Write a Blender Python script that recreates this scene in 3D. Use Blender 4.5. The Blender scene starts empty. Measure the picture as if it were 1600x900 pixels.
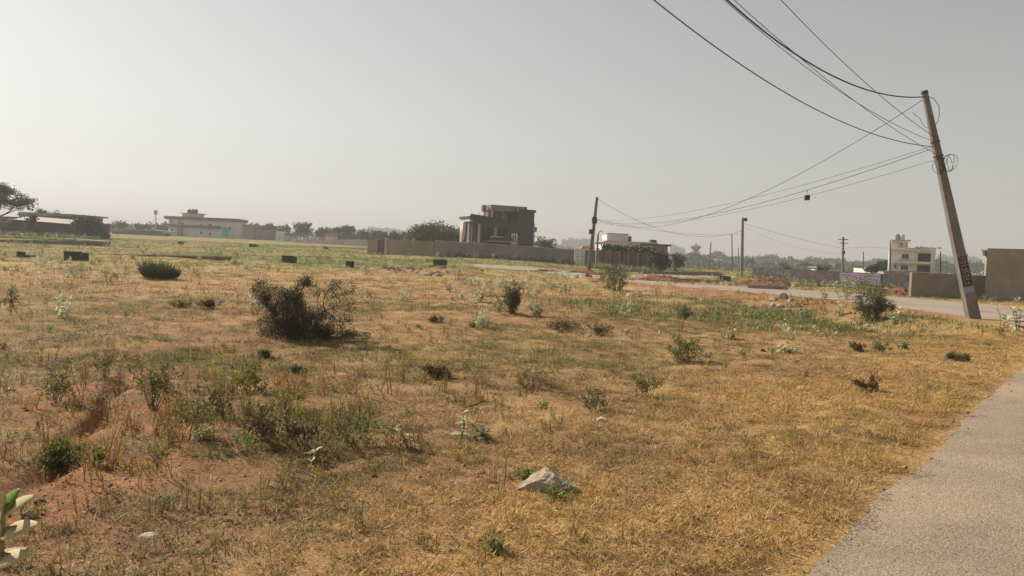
import bpy, math, random
import numpy as np
from mathutils import Vector, Matrix, Quaternion

S = bpy.context.scene
COL = S.collection
rng = np.random.default_rng(7)
random.seed(7)

# ------------------------------------------------------------------ camera
FPX = 1164.0                       # focal length in photo pixels (1600 wide)
EYE = 1.6
PITCH = math.atan(53 / FPX)
ROLL = math.atan(0.0384)
FWD = np.array([0, math.cos(PITCH), -math.sin(PITCH)])
UP0 = np.array([0, math.sin(PITCH), math.cos(PITCH)])
RGT = math.cos(ROLL) * np.array([1., 0, 0]) + math.sin(ROLL) * UP0
UPV = -math.sin(ROLL) * np.array([1., 0, 0]) + math.cos(ROLL) * UP0
cam = bpy.data.objects.new("camera", bpy.data.cameras.new("camera"))
COL.objects.link(cam)
cam.data.sensor_width = 36.0
cam.data.lens = 36.0 * FPX / 1600
cam.data.clip_start = 0.05
cam.data.clip_end = 9000
cam.matrix_world = Matrix(((RGT[0], UPV[0], -FWD[0], 0), (RGT[1], UPV[1], -FWD[1], 0),
                           (RGT[2], UPV[2], -FWD[2], EYE), (0, 0, 0, 1)))
S.camera = cam

# ------------------------------------------------------------------ sky, sun, exposure
SUN_EL = math.radians(33)
SUN_DIR = Vector((-0.80 * math.cos(SUN_EL), 0.60 * math.cos(SUN_EL), math.sin(SUN_EL)))
world = bpy.data.worlds.new("World")
S.world = world
world.use_nodes = True
wn, wl = world.node_tree.nodes, world.node_tree.links
sky = wn.new("ShaderNodeTexSky")
sky.sky_type = 'NISHITA'
sky.sun_disc = False
sky.sun_elevation = SUN_EL
sky.sun_rotation = math.atan2(SUN_DIR.x, SUN_DIR.y)
sky.air_density = 1.0
sky.dust_density = 0.6
sky.ozone_density = 1.0
hs = wn.new("ShaderNodeHueSaturation")
hs.inputs["Saturation"].default_value = 0.18
wl.new(sky.outputs[0], hs.inputs["Color"])
mulc = wn.new("ShaderNodeMix"); mulc.data_type = 'RGBA'; mulc.blend_type = 'MULTIPLY'
mulc.inputs["Factor"].default_value = 1.0
mulc.inputs["B"].default_value = (1.0, 0.99, 0.945, 1)
wl.new(hs.outputs[0], mulc.inputs["A"])
bg = wn["Background"]
wl.new(mulc.outputs["Result"], bg.inputs["Color"])
bg.inputs["Strength"].default_value = 0.070
HAZE_TOP, HAZE_R, HAZE_D = 70.0, 2900.0, 0.00088
sl = bpy.data.lights.new("sun", 'SUN')
sl.energy = 4.9
sl.angle = math.radians(0.6)
sl.color = (1.0, 0.91, 0.80)
sun = bpy.data.objects.new("sun", sl)
COL.objects.link(sun)
sun.rotation_euler = SUN_DIR.to_track_quat('Z', 'Y').to_euler()
S.view_settings.view_transform = 'Standard'
S.view_settings.look = 'None'
S.view_settings.exposure = 0.50
S.view_settings.gamma = 1.0
S.cycles.use_denoising = True
S.cycles.max_bounces = 6
S.cycles.diffuse_bounces = 3
S.cycles.volume_bounces = 2
S.cycles.transparent_max_bounces = 8

# ------------------------------------------------------------------ noise and ground height
def _h(ix, iy, seed):
    v = np.sin(ix * 127.1 + iy * 311.7 + seed * 74.7) * 43758.5453
    return v - np.floor(v)

def vn(x, y, s, seed=0):
    """value noise 0..1, feature size s metres"""
    x = np.asarray(x, float) / s; y = np.asarray(y, float) / s
    ix, iy = np.floor(x), np.floor(y)
    fx, fy = x - ix, y - iy
    fx = fx * fx * (3 - 2 * fx); fy = fy * fy * (3 - 2 * fy)
    a = _h(ix, iy, seed); b = _h(ix + 1, iy, seed); c = _h(ix, iy + 1, seed); d = _h(ix + 1, iy + 1, seed)
    return (a * (1 - fx) + b * fx) * (1 - fy) + (c * (1 - fx) + d * fx) * fy

def fbm(x, y, s, seed=0, o=3):
    t = 0; w = 0
    for k in range(o):
        t = t + vn(x, y, s / 2 ** k, seed + k * 13) / 2 ** k; w += 1 / 2 ** k
    return t / w

def sstep(a, b, x):
    t = np.clip((np.asarray(x, float) - a) / (b - a), 0, 1)
    return t * t * (3 - 2 * t)

def seg_dist(x, y, pts):
    """distance to a polyline and the parameter along it"""
    x = np.asarray(x, float); y = np.asarray(y, float)
    best = np.full(x.shape, 1e9)
    for (ax, ay), (bx, by) in zip(pts[:-1], pts[1:]):
        dx, dy = bx - ax, by - ay
        t = np.clip(((x - ax) * dx + (y - ay) * dy) / (dx * dx + dy * dy), 0, 1)
        best = np.minimum(best, np.hypot(x - ax - t * dx, y - ay - t * dy))
    return best

NEAR_U = np.array([0.63, 0.777]); NEAR_U /= np.linalg.norm(NEAR_U)
NEAR_N = np.array([NEAR_U[1], -NEAR_U[0]])            # towards the road's far side
NEAR_P = np.array([1.36, 4.00])
NEAR_W = 5.6
def near_coord(x, y):
    rx, ry = np.asarray(x, float) - NEAR_P[0], np.asarray(y, float) - NEAR_P[1]
    return rx * NEAR_U[0] + ry * NEAR_U[1], rx * NEAR_N[0] + ry * NEAR_N[1]
ROAD_L = [(15.2, 17), (16.1, 25), (16.1, 31), (15.5, 36.5), (13.6, 40.6), (11, 44), (8.2, 49.5), (4.5, 58), (0.8, 64), (-3.5, 66)]
ROAD_R = [(26.5, 28), (24.4, 35), (22.5, 40.5), (20.3, 45.5), (17.2, 49.6), (13.2, 51.2), (10.2, 55), (7, 64), (3.5, 75), (-4, 78)]
ROAD_C = [((a + c) / 2, (b + d) / 2) for (a, b), (c, d) in zip(ROAD_L, ROAD_R)]
ROAD_HW = [math.hypot(a - c, b - d) / 2 for (a, b), (c, d) in zip(ROAD_L, ROAD_R)]
FURROW = [(-9, 19), (-6.2, 12.5), (-4.3, 8.1), (-3.45, 6.0), (-3.15, 4.9), (-3.6, 4.1), (-5.5, 3.2)]
DIP_C = (9.6, 28.0)
BANK = [(5.5, 50), (8.5, 45), (11.5, 40), (13.8, 36), (14.6, 31), (14.8, 27.5)]

def road2_d(x, y):
    """signed distance-like: distance to the centre line minus half width"""
    x = np.asarray(x, float); y = np.asarray(y, float)
    best = np.full(x.shape, 1e9)
    for k in range(len(ROAD_C) - 1):
        (ax, ay), (bx, by) = ROAD_C[k], ROAD_C[k + 1]
        dx, dy = bx - ax, by - ay
        t = np.clip(((x - ax) * dx + (y - ay) * dy) / (dx * dx + dy * dy), 0, 1)
        w = ROAD_HW[k] * (1 - t) + ROAD_HW[k + 1] * t
        best = np.minimum(best, np.hypot(x - ax - t * dx, y - ay - t * dy) - w * 0.93)
    return best

def gz(x, y):
    x = np.asarray(x, float); y = np.asarray(y, float)
    d = np.hypot(x, y)
    az = np.where(y > 0.01, x / np.maximum(y, 0.01), np.sign(x) * 9)
    R = 3.0 * (1 - sstep(-0.03, 0.19, az))
    z = R * np.clip((d - 40) / 220, 0, 1.2)
    s, n = near_coord(x, y)
    field = sstep(0.0, 4.5, -n)                        # 0 at the road edge, 1 in the field
    near = 1 - sstep(90, 200, d)
    bumps = (fbm(x, y, 5.0, 3) - .5) * 0.30 + (fbm(x, y, 1.1, 9, 2) - .5) * 0.10 + (vn(x, y, 0.28, 5) - .5) * 0.035
    z = z + near * field * (bumps - 0.10)
    z = z + (n < 0) * near * (vn(x, y, .22, 8) - .5) * 0.02
    # shallow green hollow below the far road
    q = ((x - DIP_C[0]) / 6.2) ** 2 + ((y - DIP_C[1]) / 8.5) ** 2
    z = z - 0.55 * np.exp(-q * 1.1)
    # loose red spoil along the road shoulder
    bd = seg_dist(x, y, BANK)
    z = z + 0.27 * np.exp(-(bd / 1.2) ** 2) * (0.4 + 1.1 * fbm(x, y, 1.3, 21, 2))
    z = z + .16 * (vn(x, y, .38, 27) - .5) * np.exp(-(bd / 1.7) ** 2)
    # furrow
    xw = x + (vn(x, y, .7, 31) - .5) * .22
    fd = seg_dist(xw, y, FURROW)
    z = z - (.05 + .07 * sstep(4.6, 6.0, y)) * np.exp(-(fd / 0.10) ** 4) * (.55 + .7 * vn(x, y, .6, 34)) * (1 - sstep(8, 11, y))
    # the ground steps up to the left of the furrow
    xl = np.interp(y, [3.2, 4.1, 4.9, 6.0, 8.1, 12.5, 19], [-5.5, -3.6, -3.15, -3.45, -4.3, -6.2, -9])
    z = z + 0.05 * sstep(.02, -.16, xw - xl) * sstep(4.8, 6.6, y) * (1 - sstep(9, 16, y)) * np.exp(-np.maximum(0, xl - xw) / 2.5)
    # roads are level
    rd = road2_d(x, y)
    k = 1 - sstep(0.0, 2.2, rd)
    z = z * (1 - k) + k * (R * np.clip((d - 40) / 220, 0, 1.2) * 0.8)
    kn = sstep(-0.25, 0.05, n) * (1 - sstep(NEAR_W, NEAR_W + 1, n)) * (s < 60)
    z = z * (1 - kn) - 0.02 * kn
    return z

def gz1(x, y): return float(gz(np.array([x]), np.array([y]))[0])
def ray(px, py): return FWD + RGT * (px - 800) / FPX + UPV * (450 - py) / FPX
def hit(px, py, far=900):
    d = ray(px, py)
    t = np.geomspace(1.5, far, 3000)
    X, Y, Z = d[0] * t, d[1] * t, EYE + d[2] * t
    g = gz(X, Y)
    i = np.argmax(Z < g)
    if Z[i] >= g[i]: i = len(t) - 1
    return float(X[i]), float(Y[i]), float(g[i])
def at(px, py, Y):
    d = ray(px, py); t = Y / d[1]
    return np.array([d[0] * t, Y, EYE + d[2] * t])
def ground_at(px, Y):
    """ground point at depth Y that shows in photo column px"""
    x = (px - 800) / FPX * Y
    for _ in range(4):
        z = gz1(x, Y)
        rel = np.array([x, Y, z - EYE])
        u = 800 + FPX * rel.dot(RGT) / rel.dot(FWD)
        x += (px - u) / FPX * Y
    return np.array([x, Y, gz1(x, Y)])
def mpp(Y): return Y / FPX                              # metres per photo pixel at depth Y

# ------------------------------------------------------------------ materials
MATS = {}
def mat(name, c1, c2=None, scale=3.0, rough=0.9, bump=0.0, bscale=None, contrast=(.35, .65), c3=None, s3=0.6, trans=0.0, metal=0.0, coords='Object'):
    if name in MATS: return MATS[name]
    m = bpy.data.materials.new(name); m.use_nodes = True
    nt = m.node_tree; N, L = nt.nodes, nt.links
    b = N["Principled BSDF"]
    b.inputs["Roughness"].default_value = rough
    b.inputs["Metallic"].default_value = metal
    b.inputs["Specular IOR Level"].default_value = 0.25
    tc = N.new("ShaderNodeTexCoord")
    vec = tc.outputs[coords]
    if c2 is None: c2 = tuple(c * 0.78 for c in c1)
    nz = N.new("ShaderNodeTexNoise"); nz.inputs["Scale"].default_value = scale; nz.inputs["Detail"].default_value = 6
    nz.inputs["Roughness"].default_value = 0.65
    L.new(vec, nz.inputs["Vector"])
    rp = N.new("ShaderNodeValToRGB")
    rp.color_ramp.elements[0].position = contrast[0]; rp.color_ramp.elements[0].color = (*c2, 1)
    rp.color_ramp.elements[1].position = contrast[1]; rp.color_ramp.elements[1].color = (*c1, 1)
    L.new(nz.outputs["Fac"], rp.inputs["Fac"])
    out = rp.outputs["Color"]
    if c3 is not None:
        n3 = N.new("ShaderNodeTexNoise"); n3.inputs["Scale"].default_value = s3; n3.inputs["Detail"].default_value = 4
        L.new(vec, n3.inputs["Vector"])
        r3 = N.new("ShaderNodeMapRange"); r3.inputs["From Min"].default_value = .5; r3.inputs["From Max"].default_value = .68
        L.new(n3.outputs["Fac"], r3.inputs["Value"])
        mx = N.new("ShaderNodeMix"); mx.data_type = 'RGBA'
        L.new(r3.outputs[0], mx.inputs["Factor"]); L.new(out, mx.inputs["A"]); mx.inputs["B"].default_value = (*c3, 1)
        out = mx.outputs["Result"]
    L.new(out, b.inputs["Base Color"])
    if bump:
        bn = N.new("ShaderNodeTexNoise"); bn.inputs["Scale"].default_value = bscale or scale * 6; bn.inputs["Detail"].default_value = 5
        L.new(vec, bn.inputs["Vector"])
        bp = N.new("ShaderNodeBump"); bp.inputs["Strength"].default_value = bump; bp.inputs["Distance"].default_value = 0.02
        L.new(bn.outputs["Fac"], bp.inputs["Height"]); L.new(bp.outputs[0], b.inputs["Normal"])
    if trans:
        tr = N.new("ShaderNodeBsdfTranslucent"); L.new(out, tr.inputs["Color"])
        ms = N.new("ShaderNodeMixShader"); ms.inputs[0].default_value = trans
        L.new(b.outputs[0], ms.inputs[1]); L.new(tr.outputs[0], ms.inputs[2])
        L.new(ms.outputs[0], N["Material Output"].inputs["Surface"])
    MATS[name] = m
    return m

def leaf_mat(name, c1, c2, trans=0.35, scale=1.2):
    return mat(name, c1, c2, scale=scale, rough=.6, trans=trans, contrast=(.3, .7))

# ------------------------------------------------------------------ mesh builders
class MB:
    def __init__(self): self.v = []; self.f = []
    def add(self, verts, faces):
        o = len(self.v); self.v += [tuple(map(float, p)) for p in verts]; self.f += [tuple(i + o for i in q) for q in faces]; return self
    def box(self, x0, x1, y0, y1, z0, z1):
        return self.add([(x0, y0, z0), (x1, y0, z0), (x1, y1, z0), (x0, y1, z0), (x0, y0, z1), (x1, y0, z1), (x1, y1, z1), (x0, y1, z1)],
                        [(0, 3, 2, 1), (4, 5, 6, 7), (0, 1, 5, 4), (1, 2, 6, 5), (2, 3, 7, 6), (3, 0, 4, 7)])
    def prism(self, outline, z0, z1, axis='z'):
        """extrude a 2-D outline; axis z: outline in xy; axis y: outline in xz"""
        n = len(outline)
        if axis == 'z':
            v = [(a, b, z0) for a, b in outline] + [(a, b, z1) for a, b in outline]
        elif axis == 'y':
            v = [(a, z0, b) for a, b in outline] + [(a, z1, b) for a, b in outline]
        else:
            v = [(z0, a, b) for a, b in outline] + [(z1, a, b) for a, b in outline]
        f = [tuple(range(n))[::-1], tuple(range(n, 2 * n))] + [(i, (i + 1) % n, n + (i + 1) % n, n + i) for i in range(n)]
        return self.add(v, f)
    def tube(self, pts, radii, n=5, cap=True):
        pts = [Vector(p) for p in pts]
        if not hasattr(radii, '__len__'): radii = [radii] * len(pts)
        vs = []; fs = []
        ref = Vector((0.31, 0.17, 0.94))
        for i, p in enumerate(pts):
            t = (pts[min(i + 1, len(pts) - 1)] - pts[max(i - 1, 0)])
            if t.length < 1e-9: t = Vector((0, 0, 1))
            t.normalize()
            a = t.cross(ref)
            if a.length < 0.15: a = t.cross(Vector((1, 0, 0)))
            a.normalize(); b = t.cross(a)
            for k in range(n):
                an = 2 * math.pi * k / n
                vs.append(p + (a * math.cos(an) + b * math.sin(an)) * radii[i])
        for i in range(len(pts) - 1):
            for k in range(n):
                fs.append((i * n + k, i * n + (k + 1) % n, (i + 1) * n + (k + 1) % n, (i + 1) * n + k))
        if cap:
            fs.append(tuple(range(n))); fs.append(tuple((len(pts) - 1) * n + k for k in range(n))[::-1])
        return self.add(vs, fs)
    def cyl(self, x, y, z0, z1, r0, r1=None, n=12):
        return self.tube([(x, y, z0), (x, y, z1)], [r0, r0 if r1 is None else r1], n)
    def lathe(self, prof, n=16, x=0, y=0):
        vs = [(x + r * math.cos(2 * math.pi * k / n), y + r * math.sin(2 * math.pi * k / n), z) for r, z in prof for k in range(n)]
        fs = [(i * n + k, i * n + (k + 1) % n, (i + 1) * n + (k + 1) % n, (i + 1) * n + k) for i in range(len(prof) - 1) for k in range(n)]
        fs += [tuple(range(n))[::-1], tuple((len(prof) - 1) * n + k for k in range(n))]
        return self.add(vs, fs)
    def build(self, name, m, parent=None, smooth=False):
        me = bpy.data.meshes.new(name)
        me.from_pydata(self.v, [], self.f)
        return link(name, me, m, parent, smooth)

def link(name, me, m, parent=None, smooth=False):
    for q in (m if isinstance(m, (list, tuple)) else [m]): me.materials.append(q)
    if smooth: me.polygons.foreach_set("use_smooth", [True] * len(me.polygons))
    me.update()
    o = bpy.data.objects.new(name, me); COL.objects.link(o)
    if parent is not None: o.parent = parent
    return o

def np_mesh(name, verts, faces, m, parent=None, smooth=False):
    """verts (n,3), faces (k,3|4) numpy arrays"""
    me = bpy.data.meshes.new(name)
    k = faces.shape[1]
    me.vertices.add(len(verts)); me.vertices.foreach_set("co", np.asarray(verts, np.float32).ravel())
    me.loops.add(faces.size); me.loops.foreach_set("vertex_index", faces.astype(np.int32).ravel())
    me.polygons.add(len(faces)); me.polygons.foreach_set("loop_start", np.arange(0, faces.size, k, dtype=np.int32))
    me.update(calc_edges=True)
    return link(name, me, m, parent, smooth)

def unit(v):
    return v / np.maximum(np.linalg.norm(v, axis=-1, keepdims=True), 1e-9)

def leaf_quads(c, d, L, W, r, fold=0.25):
    """kite-shaped leaves at c along d, length L, width W -> verts, faces (two triangles each with a fold)"""
    n = len(c)
    d = unit(d); ref = unit(r.normal(size=(n, 3)))
    s = unit(np.cross(d, ref)); up = np.cross(s, d)
    L = np.broadcast_to(np.asarray(L, float), (n,))[:, None]; W = np.broadcast_to(np.asarray(W, float), (n,))[:, None]
    v = np.empty((n, 4, 3))
    v[:, 0] = c
    v[:, 1] = c + d * L * .5 + s * W * .5 + up * W * fold
    v[:, 2] = c + d * L
    v[:, 3] = c + d * L * .5 - s * W * .5 + up * W * fold
    i = np.arange(n)[:, None] * 4
    f = np.concatenate([i + np.array([[0, 1, 2]]), i + np.array([[0, 2, 3]])], 0)
    return v.reshape(-1, 3), f

def tag(o, label=None, cat=None, group=None, kind=None):
    if label: o["label"] = label
    if cat: o["category"] = cat
    if group: o["group"] = group
    if kind: o["kind"] = kind
    return o
def thing(name, label, cat, loc=(0, 0, 0), rz=0.0, group=None):
    o = bpy.data.objects.new(name, None); COL.objects.link(o)
    o.location = tuple(map(float, loc)); o.rotation_euler = (0, 0, rz)
    o.empty_display_size = 0.2
    return tag(o, label, cat, group)

# ------------------------------------------------------------------ ground cover weights
def cover(x, y):
    """weights 0..1 of green growth, bare red soil, golden verge straw, brown dead patches plus painted furrow shade"""
    x = np.asarray(x, float); y = np.asarray(y, float)
    d = np.hypot(x, y)
    s, n = near_coord(x, y)
    q = ((x - DIP_C[0]) / 6.0) ** 2 + ((y - DIP_C[1] - .5) / 7.0) ** 2
    hollow = np.exp(-q * 1.0)
    p1 = fbm(x, y, 3.2, 41); p2 = fbm(x, y, 1.0, 47, 2); p3 = fbm(x, y, 14., 53, 2)
    verge = 1 - sstep(1.0, 5.0, -n)
    green = 0.30 * sstep(.42, .68, p1) + 0.22 * sstep(.5, .7, p2)
    left = sstep(1.0, -2.5, x - 0.25 * y) * (1 - sstep(18, 30, d))
    green += 0.22 * left * sstep(.35, .6, p1)
    green += sstep(38, 70, d) * (0.28 + 0.50 * sstep(.38, .6, p3))
    green = green * (1 - 0.75 * verge) + hollow * (0.42 + 0.85 * sstep(.32, .6, p2 * .5 + p1 * .5))
    bd = seg_dist(x, y, BANK)
    red = np.exp(-(bd / 2.0) ** 2) * (0.45 + .9 * p2)
    fd = seg_dist(x, y, FURROW)
    red += (1 - .7 * sstep(8, 12, y)) * 0.55 * np.exp(-(fd / 0.8) ** 2) * sstep(.3, .6, p1 * .5 + p2 * .5)
    red += 0.6 * np.exp(-((x + 2.75) / .35) ** 2 - ((y - 4.45) / 0.4) ** 2)
    red += 0.5 * np.exp(-((x + 3.4) / 2.0) ** 2 - ((y - 5.8) / 2.6) ** 2) * sstep(.36, .6, p1 * .4 + p2 * .6)
    red += 0.30 * sstep(.50, .66, fbm(x, y, 4.5, 83)) * (1 - sstep(25, 40, d))
    path = seg_dist(x + (p2 - .5) * .6, y, [(-.55, 3.2), (-.35, 4.2), (-.25, 5.5), (.3, 7.0)])
    red += 0.38 * np.exp(-(path / .38) ** 2)
    red += 0.35 * sstep(.62, .74, p3) * sstep(30, 45, d)
    gold = verge * (n < 0.6)
    dead = 0.75 * sstep(.52, .7, fbm(x, y, 2.1, 61)) * (0.35 + .65 * left) + 0.3 * sstep(.55, .75, p2)
    # trampled brown weeds in the left foreground
    w = np.exp(-((x + 2.3) / 1.9) ** 2 - ((y - 7.2) / 2.4) ** 2)
    dead = dead + 0.40 * sstep(42, 75, d) + 0.7 * w + 1.0 * np.exp(-(fd / .13) ** 2) * (1 - sstep(8, 11, y))  # last term paints the furrow's shade into the ground colour as dark brown
    green = green + 0.02 * w
    c = lambda a: np.clip(a, 0, 1)
    return c(green), c(red), c(gold), c(dead)

GREEN = np.array([.20, .190, .055]); LUSH = np.array([.155, .205, .05]); REDS = np.array([.36, .175, .090])
STRAW = np.array([.60, .415, .195]); GOLD = np.array([.68, .455, .150]); DEAD = np.array([.25, .145, .070])

def cover_rgb(x, y, jitter=0.0, r=None):
    g, rd, go, de = cover(x, y)
    c = STRAW[None] * (0.80 + 0.4 * fbm(x, y, .6, 71, 2))[:, None]
    c = c * (1 - go[:, None] * .8) + GOLD * go[:, None] * .8
    c = c * (1 - de[:, None] * .75) + DEAD * de[:, None] * .75
    c = c * (1 - g[:, None] * .8) + (GREEN * (1 - g[:, None]) + LUSH * g[:, None]) * g[:, None] * .8
    return c, rd

# ------------------------------------------------------------------ ground
def ring_grid():
    r = [0.4]
    while r[-1] < 34: r.append(r[-1] * 1.014)
    while r[-1] < 300: r.append(r[-1] * 1.022)
    while r[-1] < 2500: r.append(r[-1] * 1.09)
    r = np.array(r)
    front = np.radians(np.arange(-52, 52.01, .25)); back = np.radians(np.arange(54, 306.1, 3))
    a = np.concatenate([front, back])
    return r, a
rr, aa = ring_grid()
Rg, Ag = np.meshgrid(rr, aa, indexing='ij')
GX, GY = (Rg * np.sin(Ag)).ravel(), (Rg * np.cos(Ag)).ravel()
GZ = gz(GX, GY)
nr, na = len(rr), len(aa)
i = np.arange(nr - 1)[:, None] * na; j = np.arange(na)[None]; j2 = (j + 1) % na
gf = np.stack([i + j, i + j2, i + na + j2, i + na + j], -1).reshape(-1, 4)[:, ::-1]
gv = np.column_stack([GX, GY, GZ])
gv = np.vstack([gv, [[0, 0, gz1(0, 0)]]])
MATS["ground"] = gm = bpy.data.materials.new("ground"); gm.use_nodes = True
nt = gm.node_tree; N, L = nt.nodes, nt.links
pb = N["Principled BSDF"]; pb.inputs["Roughness"].default_value = 1.0; pb.inputs["Specular IOR Level"].default_value = 0.05
va = N.new("ShaderNodeVertexColor"); va.layer_name = "gcol"
tc = N.new("ShaderNodeTexCoord")
n1 = N.new("ShaderNodeTexNoise"); n1.inputs["Scale"].default_value = 30; n1.inputs["Detail"].default_value = 7; n1.inputs["Roughness"].default_value = .75
L.new(tc.outputs["Object"], n1.inputs["Vector"])
n2 = N.new("ShaderNodeTexNoise"); n2.inputs["Scale"].default_value = 1.7; n2.inputs["Detail"].default_value = 8; n2.inputs["Roughness"].default_value = .7
L.new(tc.outputs["Object"], n2.inputs["Vector"])
m1 = N.new("ShaderNodeMapRange"); m1.inputs["From Min"].default_value = .3; m1.inputs["From Max"].default_value = .7; m1.inputs["To Min"].default_value = .35; m1.inputs["To Max"].default_value = 1.5
L.new(n1.outputs["Fac"], m1.inputs["Value"])
m2 = N.new("ShaderNodeMapRange"); m2.inputs["From Min"].default_value = .3; m2.inputs["From Max"].default_value = .7; m2.inputs["To Min"].default_value = .7; m2.inputs["To Max"].default_value = 1.25
L.new(n2.outputs["Fac"], m2.inputs["Value"])
mm = N.new("ShaderNodeMath"); mm.operation = 'MULTIPLY'; L.new(m1.outputs[0], mm.inputs[0]); L.new(m2.outputs[0], mm.inputs[1])
vm = N.new("ShaderNodeVectorMath"); vm.operation = 'SCALE'; L.new(va.outputs["Color"], vm.inputs[0]); L.new(mm.outputs[0], vm.inputs["Scale"])
L.new(vm.outputs[0], pb.inputs["Base Color"])
bp = N.new("ShaderNodeBump"); bp.inputs["Strength"].default_value = .8; bp.inputs["Distance"].default_value = .03
L.new(n1.outputs["Fac"], bp.inputs["Height"]); L.new(bp.outputs[0], pb.inputs["Normal"])
tri = np.array([[j_, (j_ + 1) % na, len(gv) - 1] for j_ in range(na)])[:, ::-1]
me = bpy.data.meshes.new("ground")
me.vertices.add(len(gv)); me.vertices.foreach_set("co", gv.astype(np.float32).ravel())
idx = np.concatenate([gf.ravel(), tri.ravel()]).astype(np.int32)
me.loops.add(len(idx)); me.loops.foreach_set("vertex_index", idx)
me.polygons.add(len(gf) + len(tri))
me.polygons.foreach_set("loop_start", np.concatenate([np.arange(len(gf)) * 4, len(gf) * 4 + np.arange(len(tri)) * 3]).astype(np.int32))
me.update(calc_edges=True)
cc, rd = cover_rgb(gv[:, 0], gv[:, 1])
dd = np.hypot(gv[:, 0], gv[:, 1])
soil = np.array([.35, .195, .110]) * (0.8 + .45 * fbm(gv[:, 0], gv[:, 1], .8, 77, 2))[:, None]
bare = (1 - sstep(25, 60, dd)) * .55
cc = cc * (1 - bare[:, None]) + soil * bare[:, None]
cc = cc * (1 - rd[:, None] * .85) + REDS * rd[:, None] * .85
ca = me.color_attributes.new("gcol", 'FLOAT_COLOR', 'POINT')
ca.data.foreach_set("color", np.column_stack([np.clip(cc, 0, 1), np.ones(len(cc))]).astype(np.float32).ravel())
ground = tag(link("ground", me, gm, None, True), "dry grassy field with red soil patches", None, None, "structure")

# ------------------------------------------------------------------ roads
M_ROAD = mat("asphalt", (.34, .268, .19), (.255, .20, .142), 1.6, .95, .5, 70, (.3, .7), (.40, .30, .20), .45)
nt = M_ROAD.node_tree; N, L = nt.nodes, nt.links
vor = N.new("ShaderNodeTexVoronoi"); vor.inputs["Scale"].default_value = 120
L.new(N["Texture Coordinate"].outputs["Object"], vor.inputs["Vector"])
hm = N.new("ShaderNodeSeparateColor"); L.new(vor.outputs["Color"], hm.inputs[0])
mr = N.new("ShaderNodeMapRange"); mr.inputs["To Min"].default_value = .62; mr.inputs["To Max"].default_value = 1.3
L.new(hm.outputs[0], mr.inputs["Value"])
src = N["Principled BSDF"].inputs["Base Color"].links[0].from_socket
sc_ = N.new("ShaderNodeVectorMath"); sc_.operation = 'SCALE'; L.new(src, sc_.inputs[0]); L.new(mr.outputs[0], sc_.inputs["Scale"])
L.new(sc_.outputs[0], N["Principled BSDF"].inputs["Base Color"])
v2 = N.new("ShaderNodeTexVoronoi"); v2.inputs["Scale"].default_value = 26
L.new(N["Texture Coordinate"].outputs["Object"], v2.inputs["Vector"])
sp = N.new("ShaderNodeMapRange"); sp.inputs["From Min"].default_value = .10; sp.inputs["From Max"].default_value = .22; sp.inputs["To Min"].default_value = .38
L.new(v2.outputs["Distance"], sp.inputs["Value"])
s2 = N.new("ShaderNodeVectorMath"); s2.operation = 'SCALE'; L.new(sc_.outputs[0], s2.inputs[0]); L.new(sp.outputs[0], s2.inputs["Scale"])
L.new(s2.outputs[0], N["Principled BSDF"].inputs["Base Color"])

def strip(name, left, right, z_add, m, sub=24, edge=0.12, cross=6):
    def dens(p):
        out = []
        for (a, b) in zip(p[:-1], p[1:]):
            for k in range(sub): out.append((a[0] + (b[0] - a[0]) * k / sub, a[1] + (b[1] - a[1]) * k / sub))
        return np.array(out + [p[-1]])
    l, r = dens(left), dens(right)
    jl = (vn(l[:, 0], l[:, 1], .55, 91) - .5) * 2 * edge + (vn(l[:, 0], l[:, 1], .17, 92) - .5) * edge
    jr = (vn(r[:, 0], r[:, 1], .55, 93) - .5) * 2 * edge
    w = unit(r - l)
    l = l + w * jl[:, None]; r = r + w * jr[:, None]
    t = np.linspace(0, 1, cross + 1)
    P = l[:, None] * (1 - t)[None, :, None] + r[:, None] * t[None, :, None]
    z = np.maximum(gz(P[..., 0].ravel(), P[..., 1].ravel()), -9).reshape(P.shape[:2])
    z = z + z_add + 0.02 * (1 - (2 * t - 1) ** 4)[None]
    z[:, 0] -= .05; z[:, -1] -= .05
    v = np.concatenate([P, z[..., None]], -1).reshape(-1, 3)
    n_, c_ = P.shape[0], cross + 1
    i = np.arange(n_ - 1)[:, None] * c_; j = np.arange(cross)[None]
    f = np.stack([i + j, i + j + 1, i + c_ + j + 1, i + c_ + j], -1).reshape(-1, 4)
    return np_mesh(name, v, f, m, None, True)
sl_ = np.linspace(-14, 34, 9)
nl = [tuple(NEAR_P + NEAR_U * s) for s in sl_]; nrr = [tuple(NEAR_P + NEAR_U * s + NEAR_N * NEAR_W) for s in sl_]
tag(strip("road", nl, nrr, 0.03, M_ROAD, 90, .028), "grey asphalt road edge at the bottom right", None, None, "structure")
M_ROAD2 = mat("dusty_road", (.38, .315, .245), (.30, .245, .19), .9, .95, .4, 20, (.3, .7), (.33, .22, .13), .3)
tag(strip("side_road", ROAD_L, ROAD_R, 0.045, M_ROAD2, 30, .25), "dusty pale road bending away past the leaning pole", None, None, "structure")
M_DIRT = mat("pale_dirt", (.46, .36, .26), (.36, .26, .17), .8, 1, .3, 10)
def field_track(pxs, name, label):
    l, r = [], []
    for px, ylo, yhi in pxs:
        a = hit(px, ylo); b = hit(px, yhi); l.append(a[:2]); r.append(b[:2])
    tag(strip(name, l, r, 0.05, M_DIRT, 10, .3), label, None, None, "structure")
field_track([(985, 434.5, 429.5), (1050, 434, 429.5), (1100, 434.5, 429.5), (1150, 435, 431)], "dirt_track", "pale sandy track behind the soil heaps")

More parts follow.
